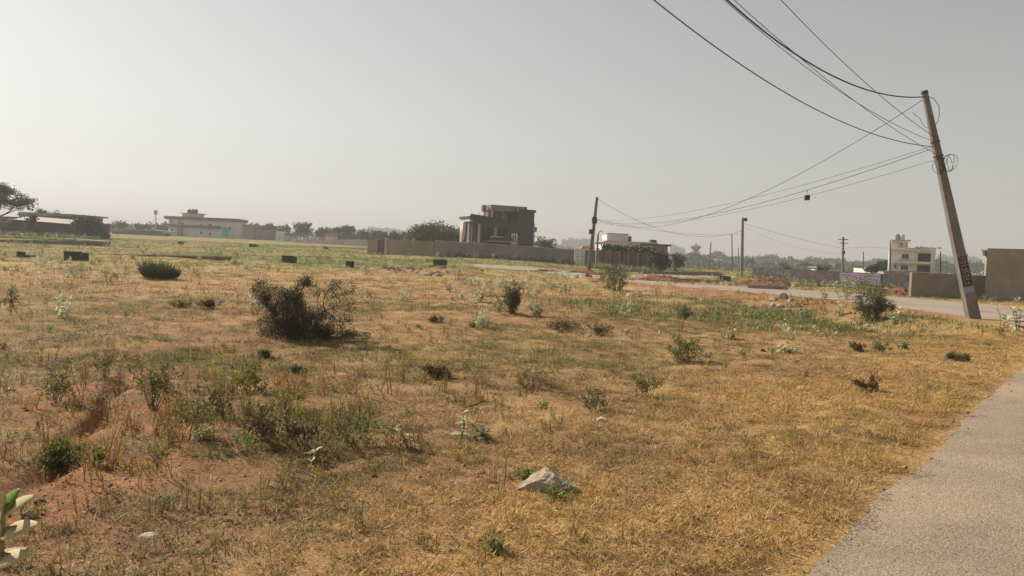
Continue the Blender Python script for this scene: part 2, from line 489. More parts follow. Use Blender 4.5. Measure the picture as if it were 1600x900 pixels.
# ------------------------------------------------------------------ grass (instanced clumps on a point cloud)
def grass_mat(name, attr="tint", trans=.38):
    m = bpy.data.materials.new(name); m.use_nodes = True
    N, L = m.node_tree.nodes, m.node_tree.links
    b = N["Principled BSDF"]; b.inputs["Roughness"].default_value = .6; b.inputs["Specular IOR Level"].default_value = .2
    a = N.new("ShaderNodeAttribute"); a.attribute_type = 'INSTANCER'; a.attribute_name = attr
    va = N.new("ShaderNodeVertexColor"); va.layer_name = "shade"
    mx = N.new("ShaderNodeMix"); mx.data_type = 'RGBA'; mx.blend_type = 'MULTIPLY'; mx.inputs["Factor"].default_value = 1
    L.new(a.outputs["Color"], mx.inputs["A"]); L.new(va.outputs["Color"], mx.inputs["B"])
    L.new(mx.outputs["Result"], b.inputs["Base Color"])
    t = N.new("ShaderNodeBsdfTranslucent"); L.new(mx.outputs["Result"], t.inputs["Color"])
    s = N.new("ShaderNodeMixShader"); s.inputs[0].default_value = trans
    L.new(b.outputs[0], s.inputs[1]); L.new(t.outputs[0], s.inputs[2]); L.new(s.outputs[0], N["Material Output"].inputs["Surface"])
    return m
M_GRASS = grass_mat("grass_blade")

def proto(name, v, f, shade):
    me = bpy.data.meshes.new(name)
    k = f.shape[1]
    me.vertices.add(len(v)); me.vertices.foreach_set("co", v.astype(np.float32).ravel())
    me.loops.add(f.size); me.loops.foreach_set("vertex_index", f.astype(np.int32).ravel())
    me.polygons.add(len(f)); me.polygons.foreach_set("loop_start", np.arange(0, f.size, k, dtype=np.int32))
    me.update(calc_edges=True)
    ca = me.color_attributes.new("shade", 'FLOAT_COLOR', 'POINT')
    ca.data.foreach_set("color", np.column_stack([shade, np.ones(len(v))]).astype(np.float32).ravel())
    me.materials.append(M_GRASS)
    return bpy.data.objects.new(name, me)

def blades(r, n, rad, lmin, lmax, width, flat, seg=2):
    """n bent blades: verts, quads, per-vertex shade; flat 0 upright .. 1 lying"""
    V, Fc, Sh = [], [], []
    for k in range(n):
        a = r.uniform(0, 6.283); rr_ = rad * math.sqrt(r.uniform()); p = np.array([rr_ * math.cos(a), rr_ * math.sin(a), -.006])
        ln = r.uniform(lmin, lmax); az = r.uniform(0, 6.283); el = math.radians(r.uniform(8, 40) if r.uniform() < flat else r.uniform(45, 88))
        bend = r.uniform(-.9, .35); w = width * r.uniform(.6, 1.3)
        side = np.array([-math.sin(az), math.cos(az), 0]) * w / 2
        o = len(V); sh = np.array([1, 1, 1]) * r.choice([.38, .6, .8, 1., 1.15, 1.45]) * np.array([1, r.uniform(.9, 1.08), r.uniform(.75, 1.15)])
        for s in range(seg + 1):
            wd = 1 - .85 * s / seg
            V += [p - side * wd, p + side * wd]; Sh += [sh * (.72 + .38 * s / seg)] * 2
            d = np.array([math.cos(az) * math.cos(el), math.sin(az) * math.cos(el), math.sin(el)])
            p = p + d * ln / seg; p[2] = max(p[2], .004); el += bend / seg
        for s in range(seg): Fc.append((o + 2 * s, o + 2 * s + 1, o + 2 * s + 3, o + 2 * s + 2))
    return np.array(V), np.array(Fc), np.array(Sh)
def herb(r, n, h, leaf, spread):
    """upright thin stems with small leaves"""
    V, Fc, Sh = [], [], []
    for k in range(n):
        a = r.uniform(0, 6.283); lean = r.uniform(.05, spread)
        p = np.array([r.normal() * .03, r.normal() * .03, 0.]); hh = h * r.uniform(.55, 1.1)
        top = p + np.array([math.cos(a) * lean, math.sin(a) * lean, 1]) * hh
        sd = np.array([-math.sin(a), math.cos(a), 0]) * .0035
        o = len(V); V += [p - sd, p + sd, top + sd * .4, top - sd * .4]; Fc.append((o, o + 1, o + 2, o + 3))
        Sh += [np.array([1.0, .62, .5]) * .6] * 4
        for q in range(int(r.integers(7, 13))):
            t = r.uniform(.3, 1); c = p + (top - p) * t
            d = unit(r.normal(size=3) + np.array([0, 0, .3])); s2 = unit(np.cross(d, r.normal(size=3)))
            L_ = leaf * r.uniform(.5, 1.3) * (1.1 - .5 * t); o = len(V)
            V += [c, c + d * L_ * .5 + s2 * L_ * .2, c + d * L_, c + d * L_ * .5 - s2 * L_ * .2]; Fc.append((o, o + 1, o + 2, o + 3))
            Sh += [np.ones(3) * r.uniform(.65, 1.3)] * 4
    return np.array(V), np.array(Fc), np.array(Sh)

GN_CACHE = {}
def scatter(name, label, protos, pos, scale, tint, pick, r, kind="stuff"):
    col = bpy.data.collections.new(name + "_protos")
    for o in protos: col.objects.link(o)
    me = bpy.data.meshes.new(name)
    n = len(pos)
    me.vertices.add(n); me.vertices.foreach_set("co", pos.astype(np.float32).ravel())
    def attr(an, ty, data, field):
        a = me.attributes.new(an, ty, 'POINT'); a.data.foreach_set(field, data)
    attr("tint", 'FLOAT_COLOR', np.column_stack([np.clip(tint, 0, 1), np.ones(n)]).astype(np.float32).ravel(), "color")
    attr("isc", 'FLOAT', scale.astype(np.float32), "value")
    attr("pick", 'INT', pick.astype(np.int32), "value")
    rot = np.column_stack([r.normal(size=n) * .12, r.normal(size=n) * .12, r.uniform(0, 6.283, n)])
    attr("rot", 'FLOAT_VECTOR', rot.astype(np.float32).ravel(), "vector")
    me.update()
    o = bpy.data.objects.new(name, me); COL.objects.link(o)
    ng = bpy.data.node_groups.new(name, 'GeometryNodeTree')
    ng.interface.new_socket("Geometry", in_out='INPUT', socket_type='NodeSocketGeometry')
    ng.interface.new_socket("Geometry", in_out='OUTPUT', socket_type='NodeSocketGeometry')
    N, L = ng.nodes, ng.links
    gi = N.new("NodeGroupInput"); go = N.new("NodeGroupOutput")
    ci = N.new("GeometryNodeCollectionInfo"); ci.inputs["Collection"].default_value = col
    ci.inputs["Separate Children"].default_value = True; ci.inputs["Reset Children"].default_value = True
    ip = N.new("GeometryNodeInstanceOnPoints"); ip.inputs["Pick Instance"].default_value = True
    def na_(an, dt):
        q = N.new("GeometryNodeInputNamedAttribute"); q.data_type = dt; q.inputs["Name"].default_value = an
        return [s for s in q.outputs if s.name == "Attribute" and s.enabled][0]
    L.new(gi.outputs[0], ip.inputs["Points"]); L.new(ci.outputs[0], ip.inputs["Instance"])
    L.new(na_("pick", 'INT'), ip.inputs["Instance Index"])
    er = N.new("FunctionNodeEulerToRotation"); L.new(na_("rot", 'FLOAT_VECTOR'), er.inputs[0]); L.new(er.outputs[0], ip.inputs["Rotation"])
    L.new(na_("isc", 'FLOAT'), ip.inputs["Scale"])
    L.new(ip.outputs[0], go.inputs[0])
    mod = o.modifiers.new("scatter", 'NODES'); mod.node_group = ng
    return tag(o, label, None, None, kind)

def polar_points(r, r0, r1, dens, amax=47):
    """random points on the wedge in view, with density per m2"""
    a = math.radians(75 if r1 <= 14 else 58 if r1 <= 30 else amax)
    n = int(dens * a * (r1 * r1 - r0 * r0))
    R_ = np.sqrt(r.uniform(r0 * r0, r1 * r1, n)); A = r.uniform(-a, a, n)
    return R_ * np.sin(A), R_ * np.cos(A)

def off_road(x, y, soft=0.0, r=None):
    s, n = near_coord(x, y)
    j = (vn(x, y, .55, 91) - .5) * .056
    k = (n > 0.02 + j + (0 if r is None else .04 + r.exponential(.05, len(x)))) & (n < NEAR_W)
    return ~(k | (road2_d(x, y) < -0.35))

gr = np.random.default_rng(11)
straw_protos = [proto("straw_clump", *blades(gr, 44, .13, .02, .065, .0062, .97)) for _ in range(5)]
tuft_protos = [proto("tuft", *blades(gr, 24, .08, .03, .08, .0055, .6)) for _ in range(3)]
far_protos = [proto("far_clump", *blades(gr, 30, .20, .04, .09, .013, .7)) for _ in range(4)]
XS, YS, SC, PK, TI = [], [], [], [], []
for (r0, r1, dn, s0, far) in [(2.2, 7, 270, .85, 0), (7, 13, 160, 1.0, 0), (13, 24, 70, 1.15, 0), (24, 45, 13, 1.15, 1), (45, 85, 4.5, 1.5, 1), (85, 170, 1.0, 2.2, 1)]:
    x, y = polar_points(gr, r0, r1, dn)
    g, rd, go_, de = cover(x, y)
    keep = off_road(x, y, 0, gr) & (gr.uniform(size=len(x)) > rd * .80) & (gr.uniform(size=len(x)) < np.where(go_ > .5, .85, .16 + 1.15 * sstep(.32, .58, fbm(x, y, .75, 99, 2))))
    x, y, g, rd, go_, de = [q[keep] for q in (x, y, g, rd, go_, de)]
    fk = (seg_dist(x, y, FURROW) > .11 + .05 * gr.normal(size=len(x))) | (y > 10); x, y, g, rd, go_, de = [q[fk] for q in (x, y, g, rd, go_, de)]
    c, _ = cover_rgb(x, y)
    n = len(x)
    u = gr.uniform(size=n)
    pale = np.array([.72, .58, .33])
    c = np.where((u < .22)[:, None], c * .4 + pale * .6, c)
    c = np.where(((u > .80) & (u < .92))[:, None], c * .35 + DEAD * .65, c)
    gsel = gr.uniform(size=n) < (.11 + .75 * g) * (1 - .6 * go_)
    c = np.where(gsel[:, None], GREEN * gr.uniform(.6, 1.4, n)[:, None] * (1 - g[:, None] ** 2) + LUSH * 1.15 * gr.uniform(.7, 1.3, n)[:, None] * g[:, None] ** 2, c)
    c = c * gr.uniform(.60, 1.30, n)[:, None]
    XS.append(x); YS.append(y); TI.append(c); SC.append(s0 * gr.uniform(.7, 1.35, n) * (1 + .05 * go_ + .8 * g * (np.hypot(x - DIP_C[0], y - DIP_C[1]) < 9)))
    if far: PK.append(8 + gr.integers(0, 4, n))
    else: PK.append(np.where(gr.uniform(size=n) < .10 + .35 * g + .05 * go_, 5 + gr.integers(0, 3, n), gr.integers(0, 5, n)))
x, y = np.concatenate(XS), np.concatenate(YS)
# collection children are read in name order: keep that order when picking
order = straw_protos + tuft_protos + far_protos
for k, o in enumerate(order): o.name = "clump_%02d" % k
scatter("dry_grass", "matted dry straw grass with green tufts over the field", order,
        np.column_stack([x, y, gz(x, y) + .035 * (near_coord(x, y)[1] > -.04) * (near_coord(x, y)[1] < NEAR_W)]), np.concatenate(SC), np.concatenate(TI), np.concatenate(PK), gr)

# low herbs and thin dead weeds standing in the grass
herb_protos = [proto("herb_%02d" % k, *herb(gr, 6, h, lf, sp)) for k, (h, lf, sp) in enumerate([(.20, .030, .5), (.30, .028, .4), (.13, .035, .8), (.24, .022, .5)])]
XS, YS, SC, PK, TI = [], [], [], [], []
for (r0, r1, dn, s0) in [(2.6, 8, 26, .75), (8, 14, 12, .9), (14, 30, 3.2, 1.0), (30, 60, .9, 1.3), (60, 150, .34, 1.9)]:
    x, y = polar_points(gr, r0, r1, dn)
    g, rd, go_, de = cover(x, y)
    w = np.exp(-((x + 2.6) / 2.2) ** 2 - ((y - 8.0) / 3.0) ** 2) + .7 * np.exp(-((x - DIP_C[0]) / 5) ** 2 - ((y - DIP_C[1]) / 5) ** 2)
    keep = off_road(x, y) & (gr.uniform(size=len(x)) < (.24 + .25 * g + .85 * w) * (1 - .75 * go_))
    x, y, g, w = x[keep], y[keep], g[keep], w[keep]
    n = len(x); u = gr.uniform(size=n)
    c = np.where((u < np.where(w > .3, .30, .55))[:, None], np.array([.23, .23, .06]), np.where((u < .7)[:, None], np.array([.36, .22, .11]), np.array([.40, .35, .09])))
    c = np.where(((g > .6) & (u < .8))[:, None], np.array([.17, .27, .05]), c)
    XS.append(x); YS.append(y); TI.append(c * gr.uniform(.7, 1.25, n)[:, None]); SC.append(s0 * gr.uniform(.5, 1.3, n) * np.where(w > .3, 1.25, 1)); PK.append(np.where(gr.uniform(size=n) < np.where(w > .3, .25, .72), 2, gr.integers(0, 4, n)))
x, y = np.concatenate(XS), np.concatenate(YS)
scatter("field_weeds", "thin green and brown weeds standing in the dry grass", herb_protos,
        np.column_stack([x, y, gz(x, y)]), np.concatenate(SC), np.concatenate(TI), np.concatenate(PK), gr)


# pale broad leaved seedlings over the rough ground towards the road and walls
pale_p = [proto("pale_%02d" % k, *herb(gr, 9, .42, .13, .9)) for k in range(3)]
XS, YS = [], []
for (r0, r1, dn) in [(17, 30, .10), (30, 60, .16), (60, 120, .10)]:
    x, y = polar_points(gr, r0, r1, dn); keep = off_road(x, y) & (fbm(x, y, 9., 87) > .46) & (road2_d(x, y) > .3)
    XS.append(x[keep]); YS.append(y[keep])
x, y = np.concatenate(XS), np.concatenate(YS); n = len(x)
c = np.where((gr.uniform(size=n) < .55)[:, None], np.array([.52, .54, .36]), np.array([.26, .30, .14])) * gr.uniform(.7, 1.2, n)[:, None]
scatter("pale_weeds", "scattered pale broad leaved seedlings on the rough ground near road and walls", pale_p, np.column_stack([x, y, gz(x, y)]), gr.uniform(.45, 1.25, n), c, gr.integers(0, 3, n), gr)

# clods, pebbles and gravel lying on the bare soil and along the road's crumbling edge
def pebble(r):
    v = np.array([(0, 0, 1), (1, 0, 0), (0, 1, 0), (-1, 0, 0), (0, -1, 0), (0, 0, -1)], float) * r.uniform(.6, 1.2, (6, 1)) + r.normal(size=(6, 3)) * .15
    v = v * np.array([1, .8, .6]) * .01
    f = np.array([(0, 1, 2), (0, 2, 3), (0, 3, 4), (0, 4, 1), (5, 2, 1), (5, 3, 2), (5, 4, 3), (5, 1, 4)])
    return v, f, np.ones((6, 3)) * r.uniform(.8, 1.15)
peb = [proto("pebble_%02d" % k, *pebble(gr)) for k in range(5)]
XS, YS, SC, TI = [], [], [], []
for (r0, r1, dn, s0) in [(2.4, 7, 150, .75), (7, 13, 45, 1.1), (13, 30, 8, 1.7), (30, 60, 1.2, 3.0)]:
    x, y = polar_points(gr, r0, r1, dn)
    g, rd, go_, de = cover(x, y); s_, n_ = near_coord(x, y)
    edge = np.exp(-((n_ - .12) / .16) ** 2)
    keep = (gr.uniform(size=len(x)) < .12 + .9 * rd + .8 * edge) & (road2_d(x, y) > -.4) & (n_ < .45)
    x, y, n_, rd = x[keep], y[keep], n_[keep], rd[keep]; n = len(x)
    c = np.where((gr.uniform(size=n) < .3)[:, None], np.array([.42, .34, .26]), np.array([.30, .165, .095]))
    c = np.where((n_ > 0)[:, None], np.array([.36, .28, .21]), c)
    XS.append(x); YS.append(y); SC.append(s0 * gr.lognormal(-.1, .55, n)); TI.append(c * gr.uniform(.6, 1.25, n)[:, None])
x, y = np.concatenate(XS), np.concatenate(YS); s_, n_ = near_coord(x, y)
scatter("soil_clods", "small clods and gravel on the bare soil and road edge", peb,
        np.column_stack([x, y, gz(x, y) + np.where(n_ > .03, .035, .003)]), np.concatenate(SC), np.concatenate(TI), gr.integers(0, 5, len(x)), gr)
# ------------------------------------------------------------------ large structures: helpers
M_CEM = mat("cement_plaster", (.285, .255, .225), (.225, .20, .175), .35, .95, .35, 14, (.3, .7), (.185, .155, .13), .22)
M_CEMD = mat("dark_cement_plaster", (.175, .155, .135), (.12, .105, .092), .8, .95, .35, 12, (.3, .7), (.095, .085, .075), .3)
M_CEMT = mat("tan_cement_plaster", (.36, .305, .24), (.29, .245, .19), .5, .95, .35, 12, (.3, .7), (.22, .18, .14), .25)
M_WHITE = mat("white_paint", (.72, .70, .66), (.58, .56, .52), .8, .8, .15, 12, (.25, .6))
M_OFFW = mat("aged_cream_paint", (.76, .70, .62), (.60, .55, .48), .7, .85, .15, 10, (.25, .65), (.40, .35, .29), .4)
M_GREYP = mat("dark_grey_paint", (.060, .058, .061), (.042, .041, .043), .6, .7, .1, 12)
M_GREYP2 = mat("charcoal_paint", (.040, .039, .043), (.030, .030, .033), .6, .7, .1, 12)
M_PINK = mat("pink_brown_plaster", (.27, .205, .175), (.20, .15, .128), .8, .9, .2, 10)
M_MAROON = mat("maroon_paint", (.21, .105, .085), (.15, .075, .06), .8, .75, .1, 10)
M_GLASS = mat("dark_glass", (.030, .034, .038), (.02, .022, .025), 1, .18)
M_BLACK = mat("black_paint", (.026, .026, .027), (.075, .07, .064), 2.2, .8, .2, 14)
M_RUST = mat("rusty_tin", (.20, .125, .085), (.13, .08, .055), 1.5, .8, .2, 20)
M_TIN = mat("pale_tin_sheet", (.52, .44, .34), (.40, .33, .26), .8, .6, .1, 12)
M_TINB = mat("blue_grey_tin", (.30, .33, .36), (.22, .25, .28), .8, .6, .1, 12)
M_REDR = mat("red_roof", (.50, .19, .14), (.40, .15, .11), 1, .8)
M_CONC = mat("concrete", (.34, .305, .26), (.26, .23, .195), 2.0, .9, .4, 30, (.3, .7), (.20, .175, .15), .8)
M_CONCL = mat("pale_concrete", (.50, .46, .40), (.40, .36, .31), 2.0, .9, .3, 20)
M_FARB = mat("far_facade", (.34, .34, .335), (.28, .28, .275), .05, .9)
M_WATERT = mat("tank_plastic", (.09, .09, .10), (.06, .06, .07), 2, .5)
M_WTANK = mat("white_tank", (.6, .58, .55), None, 2, .5)
M_BARK = mat("bark", (.16, .115, .08), (.09, .065, .045), 6, .95, .5, 25)
M_WIRE = mat("cable_black", (.018, .018, .02), None, 3, .6)
M_IRON = mat("dark_iron", (.06, .055, .05), (.09, .06, .045), 5, .6)
M_STONE = mat("rubble_stone", (.40, .32, .235), (.29, .225, .165), 5, .95, .5, 30, (.3, .7), (.22, .17, .125), 2.0)
M_PSTONE = mat("pale_stone", (.55, .47, .38), (.42, .35, .27), 5, .95, .5, 25)
M_SOIL = mat("red_soil", (.235, .095, .052), (.13, .055, .032), 2.6, 1, .9, 14, (.3, .7))
M_SOILT = mat("tan_soil", (.38, .22, .12), (.27, .15, .08), 2.2, 1, .9, 14, (.3, .7))
M_DRYST = mat("dry_stalk", (.30, .20, .10), (.20, .12, .06), 8, .9)

def holed(W, H, T, holes):
    """wall panel W x H x T in the xz plane (front at y=0) with rectangular openings (x0,x1,z0,z1)"""
    xs = sorted({0, W, *[a for h in holes for a in h[:2]]}); zs = sorted({0, H, *[a for h in holes for a in h[2:]]})
    m = MB()
    solid = {}
    for i in range(len(xs) - 1):
        for k in range(len(zs) - 1):
            cx, cz = (xs[i] + xs[i + 1]) / 2, (zs[k] + zs[k + 1]) / 2
            solid[i, k] = not any(h[0] < cx < h[1] and h[2] < cz < h[3] for h in holes)
    for (i, k), s in solid.items():
        if not s: continue
        x0, x1, z0, z1 = xs[i], xs[i + 1], zs[k], zs[k + 1]
        v = [(x0, 0, z0), (x1, 0, z0), (x1, 0, z1), (x0, 0, z1), (x0, T, z0), (x1, T, z0), (x1, T, z1), (x0, T, z1)]
        f = [(0, 1, 2, 3), (7, 6, 5, 4)]
        if not solid.get((i - 1, k)): f.append((0, 3, 7, 4))
        if not solid.get((i + 1, k)): f.append((1, 5, 6, 2))
        if not solid.get((i, k - 1)): f.append((0, 4, 5, 1))
        if not solid.get((i, k + 1)): f.append((3, 2, 6, 7))
        m.add(v, f)
    return m

def window(parent, x, z, w, h, y=.12, fm=None, bars=1, fw=.06, yaw=False, px=0):
    """frame with mullions and a dark pane; set into an opening whose front is at y=0"""
    m = MB()
    fm = fm or M_WHITE
    m.box(x, x + fw, y - .04, y + .04, z, z + h).box(x + w - fw, x + w, y - .04, y + .04, z, z + h)
    m.box(x + fw, x + w - fw, y - .04, y + .04, z, z + fw).box(x + fw, x + w - fw, y - .04, y + .04, z + h - fw, z + h)
    for b in range(bars):
        bx = x + w * (b + 1) / (bars + 1)
        m.box(bx - fw / 3, bx + fw / 3, y - .03, y + .03, z + fw, z + h - fw)
    f = m.build("window", fm, parent)
    MB().box(x + fw * .5, x + w - fw * .5, y + .005, y + .015, z + fw * .5, z + h - fw * .5).build("pane", M_GLASS, f)
    return f

def wall_line(name, label, cat, p0, p1, h0, h1, thick, m, group=None, cope=None, pil=0, hn=12, sink=.5):
    """free-standing wall from p0 to p1 (ground points) following the ground, slightly uneven top"""
    p0, p1 = np.array(p0[:2]), np.array(p1[:2])
    base = thing(name, label, cat, (*p0, gz1(*p0)), 0, group)
    d = p1 - p0; L_ = np.linalg.norm(d); u = d / L_; nrm = np.array([-u[1], u[0]])
    vs, fs = [], []
    zb = gz1(*p0)
    r = np.random.default_rng(int(abs(p0[0]) * 100) + 3)
    for k in range(hn + 1):
        q = p0 + d * k / hn; g = gz1(*q) - zb
        top = (gz1(*p0) + h0) * (1 - k / hn) + (gz1(*p1) + h1) * k / hn - zb + r.normal() * .008
        for sgn in (-1, 1):
            w = q + nrm * sgn * thick / 2 - p0
            vs += [(w[0], w[1], g - sink), (w[0], w[1], top)]
    for k in range(hn):
        a = k * 4; b = a + 4
        fs += [(a, b, b + 1, a + 1), (a + 2, a + 3, b + 3, b + 2), (a + 1, b + 1, b + 3, a + 3)]
    fs += [(0, 1, 3, 2), (hn * 4, hn * 4 + 2, hn * 4 + 3, hn * 4 + 1)]
    MB().add(vs, fs).build("wall", m, base)
    if cope:
        c = MB(); vs = []
        for k in range(hn + 1):
            q = p0 + d * k / hn; top = (gz1(*p0) + h0) * (1 - k / hn) + (gz1(*p1) + h1) * k / hn - zb + .012
            for sgn in (-1, 1):
                w = q + nrm * sgn * (thick / 2 + .03) - p0
                vs += [(w[0], w[1], top), (w[0], w[1], top + .07)]
        fs = []
        for k in range(hn):
            a = k * 4; b = a + 4
            fs += [(a, b, b + 1, a + 1), (a + 2, a + 3, b + 3, b + 2), (a + 1, b + 1, b + 3, a + 3), (a, a + 2, b + 2, b)]
        fs += [(0, 1, 3, 2), (hn * 4, hn * 4 + 2, hn * 4 + 3, hn * 4 + 1)]
        c.add(vs, fs).build("coping", cope, base)
    for k in range(pil):
        t = (k + .5) / pil if pil > 1 else 0
        q = p0 + d * t; top = (h0 * (1 - t) + h1 * t)
        w = q - p0 - nrm * (thick / 2 + .07); g = gz1(*q) - zb
        a = math.atan2(u[1], u[0])
        pm = MB().box(-.17, .17, -.12, .04, g - sink, g + top + .06).build("pillar", m, base)
        pm.location = (w[0], w[1], 0); pm.rotation_euler = (0, 0, a)
    return base

def top_h(px, py, Y):
    """height above ground of the point seen at (px,py) at depth Y"""
    g = ground_at(px, Y)
    return float(at(px, py, Y)[2] - g[2])

# ------------------------------------------------------------------ compound wall round the dark house
YW = 104
def gp(px, Y): return ground_at(px, Y)
a = gp(575, YW + 6); b = gp(587.5, YW + 5)
wall_line("compound_wall", "short tan wall stub left of the maroon gate", "wall", a, b, top_h(575, 375, YW + 6), top_h(588, 374, YW + 5), .25, M_CEMT)
g0, g1 = gp(588.5, YW + 5), gp(603.5, YW + 4)
gt = thing("compound_gate", "maroon metal gate between tan wall pillars", "gate", g0, math.atan2(g1[1] - g0[1], g1[0] - g0[0]))
gw = math.hypot(g1[0] - g0[0], g1[1] - g0[1]); gh = top_h(595, 374, YW + 4.5)
MB().box(-.05, .3, -.2, .2, -.4, gh + .15).build("pillar", M_CEMT, gt)
MB().box(gw - .2, gw + .15, -.2, .2, -.4, gh + .25).build("pillar", M_CONCL, gt)
for k in range(2):
    x0 = .32 + k * (gw - .55) / 2; x1 = x0 + (gw - .6) / 2
    lf = MB().box(x0, x1, -.02, .02, .05, gh - .05).build("gate_leaf", M_MAROON, gt)
    for q in range(4): MB().box(x0 + .02, x1 - .02, -.05, -.021, .12 + q * (gh - .35) / 3, .18 + q * (gh - .35) / 3).build("rib", M_MAROON, lf)
wall_line("compound_wall", "long sunlit tan wall running right from the maroon gate", "wall", gp(604.5, YW + 4), gp(678, YW), top_h(605, 374, YW + 4), top_h(678, 377, YW), .25, M_CEMT)
wall_line("compound_wall", "dark grey plaster wall in front of the dark unfinished house", "wall", gp(678.6, YW), gp(896, YW + 4), top_h(678, 376, YW), top_h(895, 390.5, YW + 4), .25, M_CEM, cope=M_CONCL, hn=24)
# white gate and the next plot's wall
p0, p1 = gp(897, YW + 5), gp(914, YW + 5)
wg = thing("white_gate", "white sheet gate standing between the two brown compound walls", "gate", p0, math.atan2(p1[1] - p0[1], p1[0] - p0[0]))
ww = math.hypot(p1[0] - p0[0], p1[1] - p0[1]); wh = top_h(905, 389, YW + 5)
for k in range(2):
    lf = MB().box(k * ww / 2 + .02, (k + 1) * ww / 2 - .02, -.03, .03, .05, wh).build("gate_leaf", M_WHITE, wg)
    MB().box(k * ww / 2 + .1, (k + 1) * ww / 2 - .1, -.06, -.031, wh * .5, wh * .5 + .12).build("rib", M_CONCL, lf)
wall_line("compound_wall", "short brown wall behind the leaning middle pole", "wall", gp(914.5, YW + 5), gp(931, YW + 4), top_h(915, 391, YW + 5), top_h(931, 391, YW + 4), .25, M_CEMD)
M_BRW = mat("brown_brick_wall", (.20, .145, .115), (.135, .098, .08), 1.2, .95, .5, 9, (.3, .7), (.11, .085, .07), .3)
wall_line("brick_wall", "dark brown wall overhung with creepers before the white building", "wall", gp(934, YW - 6), gp(1036, YW - 12), top_h(934, 390.5, YW - 6), top_h(1036, 397.5, YW - 12), .25, M_BRW, pil=7, hn=14)
MBp = thing("gate_pillar", "pale pillar at the left end of the brown creeper wall", "pillar", gp(932.5, YW - 6.3))
ph = top_h(932, 389, YW - 6.3)
MB().box(-.2, .2, -.2, .2, -.3, ph).build("shaft", M_CONCL, MBp); MB().box(-.25, .25, -.25, .25, ph, ph + .1).build("cap", M_CONCL, MBp)

# ------------------------------------------------------------------ wall at the right edge
YR = 47.0
a, b, c = gp(1421, 47.5), gp(1536, 48.2), gp(1700, 47)
w1 = wall_line("plaster_wall", "low brown plaster wall behind the leaning pole", "wall", a, b, top_h(1421, 425, 47.5), top_h(1535, 430.5, 48.2), .23, mat("brown_plaster", (.31, .26, .21), (.19, .155, .12), .8, .95, .6, 9, (.25, .75), (.13, .105, .08), .35), hn=18)
h_t0, h_t1 = top_h(1535, 387.5, 48.2), top_h(1700, 392, 47)
w2 = wall_line("plaster_wall", "tall grey brown plaster wall at the right edge", "wall", b + np.array([.01, .0, 0]), c, h_t0, h_t1, .28, mat("grey_brown_plaster", (.36, .32, .265), (.225, .195, .155), .7, .95, .6, 9, (.25, .75), (.16, .135, .105), .3), hn=10)
# rebar stubs at the top of the tall wall
rbm = MB(); q = b
for k in range(4):
    rbm.tube([(0, 0, h_t0 - .45 + k * .1), (-.22 - .05 * k, -.02, h_t0 - .38 + k * .09)], .02, 4)
rbm.box(-.16, -.01, -.1, .1, h_t0 - .5, h_t0 - .15)
rb = rbm.build("rebar_stub", M_RUST, w2)

# ------------------------------------------------------------------ black slogan wall
pA, pB = gp(1176, 84), gp(1421, 66)
hA, hB = top_h(1176, 418, 84), top_h(1421, 429.5, 66)
bw = wall_line("slogan_wall", "low black painted wall with faded lettering and banner", "wall", pA, pB, hA, hB, .23, M_BLACK, hn=20)
du = (pB - pA)[:2]; Lb = np.linalg.norm(du); du = du / Lb
yawb = math.atan2(du[1], du[0])
zA, zB = pA[2], pB[2]
def along(px):
    """distance along the slogan wall that shows at photo column px"""
    best = min(np.linspace(0, Lb, 400), key=lambda s: abs(800 + FPX * (np.array([pA[0] + du[0] * s, pA[1] + du[1] * s, 0.3 - EYE]).dot(RGT) / np.array([pA[0] + du[0] * s, pA[1] + du[1] * s, .3 - EYE]).dot(FWD)) - px))
    return float(best)
def topz(s): return (zA + hA) * (1 - s / Lb) + (zB + hB) * s / Lb - zA
tilt = math.atan2(topz(Lb) - topz(0), Lb)
def on_wall(o, lift=0.0):
    o.parent = bw; o.rotation_euler = (0, 0, yawb)
M_LETW = mat("faded_white_lettering", (.20, .195, .185), (.045, .043, .042), 2.2, .9)
M_LETP = mat("faded_pink_paint", (.12, .075, .075), (.045, .035, .035), 3, .9, 0, None, (.3, .7))
M_BANW = mat("banner_cloth", (.20, .21, .235), (.145, .152, .175), 2, .7)
M_BANB = mat("banner_blue", (.10, .14, .25), (.08, .10, .18), 2, .7)
M_BANR = mat("banner_red", (.25, .055, .05), (.18, .045, .04), 2, .7)
lr = np.random.default_rng(5)
def glyphs(mb, s0, s1, z0, z1, y0, y1, stroke, headline=True, gap=.35):
    """rows of worn sign-painter strokes, too small to read in the photograph"""
    s = s0
    if headline: mb.box(s0, s1, y0, y1, z1 - stroke * .8, z1)
    while s < s1 - stroke:
        w = lr.uniform(2.2, 4.0) * stroke
        kind = lr.integers(0, 4)
        e = min(s + w, s1)
        y1_ = y1 - .002
        zt = z1 - (stroke * .8 if headline else 0)
        mb.box(e - stroke, e, y0, y1_, z0, zt)
        if kind == 0: mb.box(s, e - stroke, y0, y1_, z0, z0 + stroke)
        elif kind == 1: mb.box(s, s + stroke, y0, y1_, z0 + (zt - z0) * .35, zt); mb.box(s + stroke, e - stroke, y0, y1_, z0 + (zt - z0) * .35, z0 + (zt - z0) * .35 + stroke)
        elif kind == 2: mb.box(s, e - stroke, y0, y1_, (z0 + zt) / 2 - stroke / 2, (z0 + zt) / 2 + stroke / 2)
        else: mb.box(s, s + stroke, y0, y1_, z0, zt); mb.box(s + stroke, e - stroke, y0, y1_, zt - stroke, zt)
        s = e + stroke * gap * (3 if lr.uniform() < .2 else 1)
def sl_block(name, px0, px1, m, fn):
    mb = MB(); fn(mb, along(px0), along(px1)); o = mb.build(name, m, None); on_wall(o); return o
def follow(o):
    for v in o.data.vertices: v.co.z += topz(v.co.x) - topz(0)
YF = -.115
H0 = hA
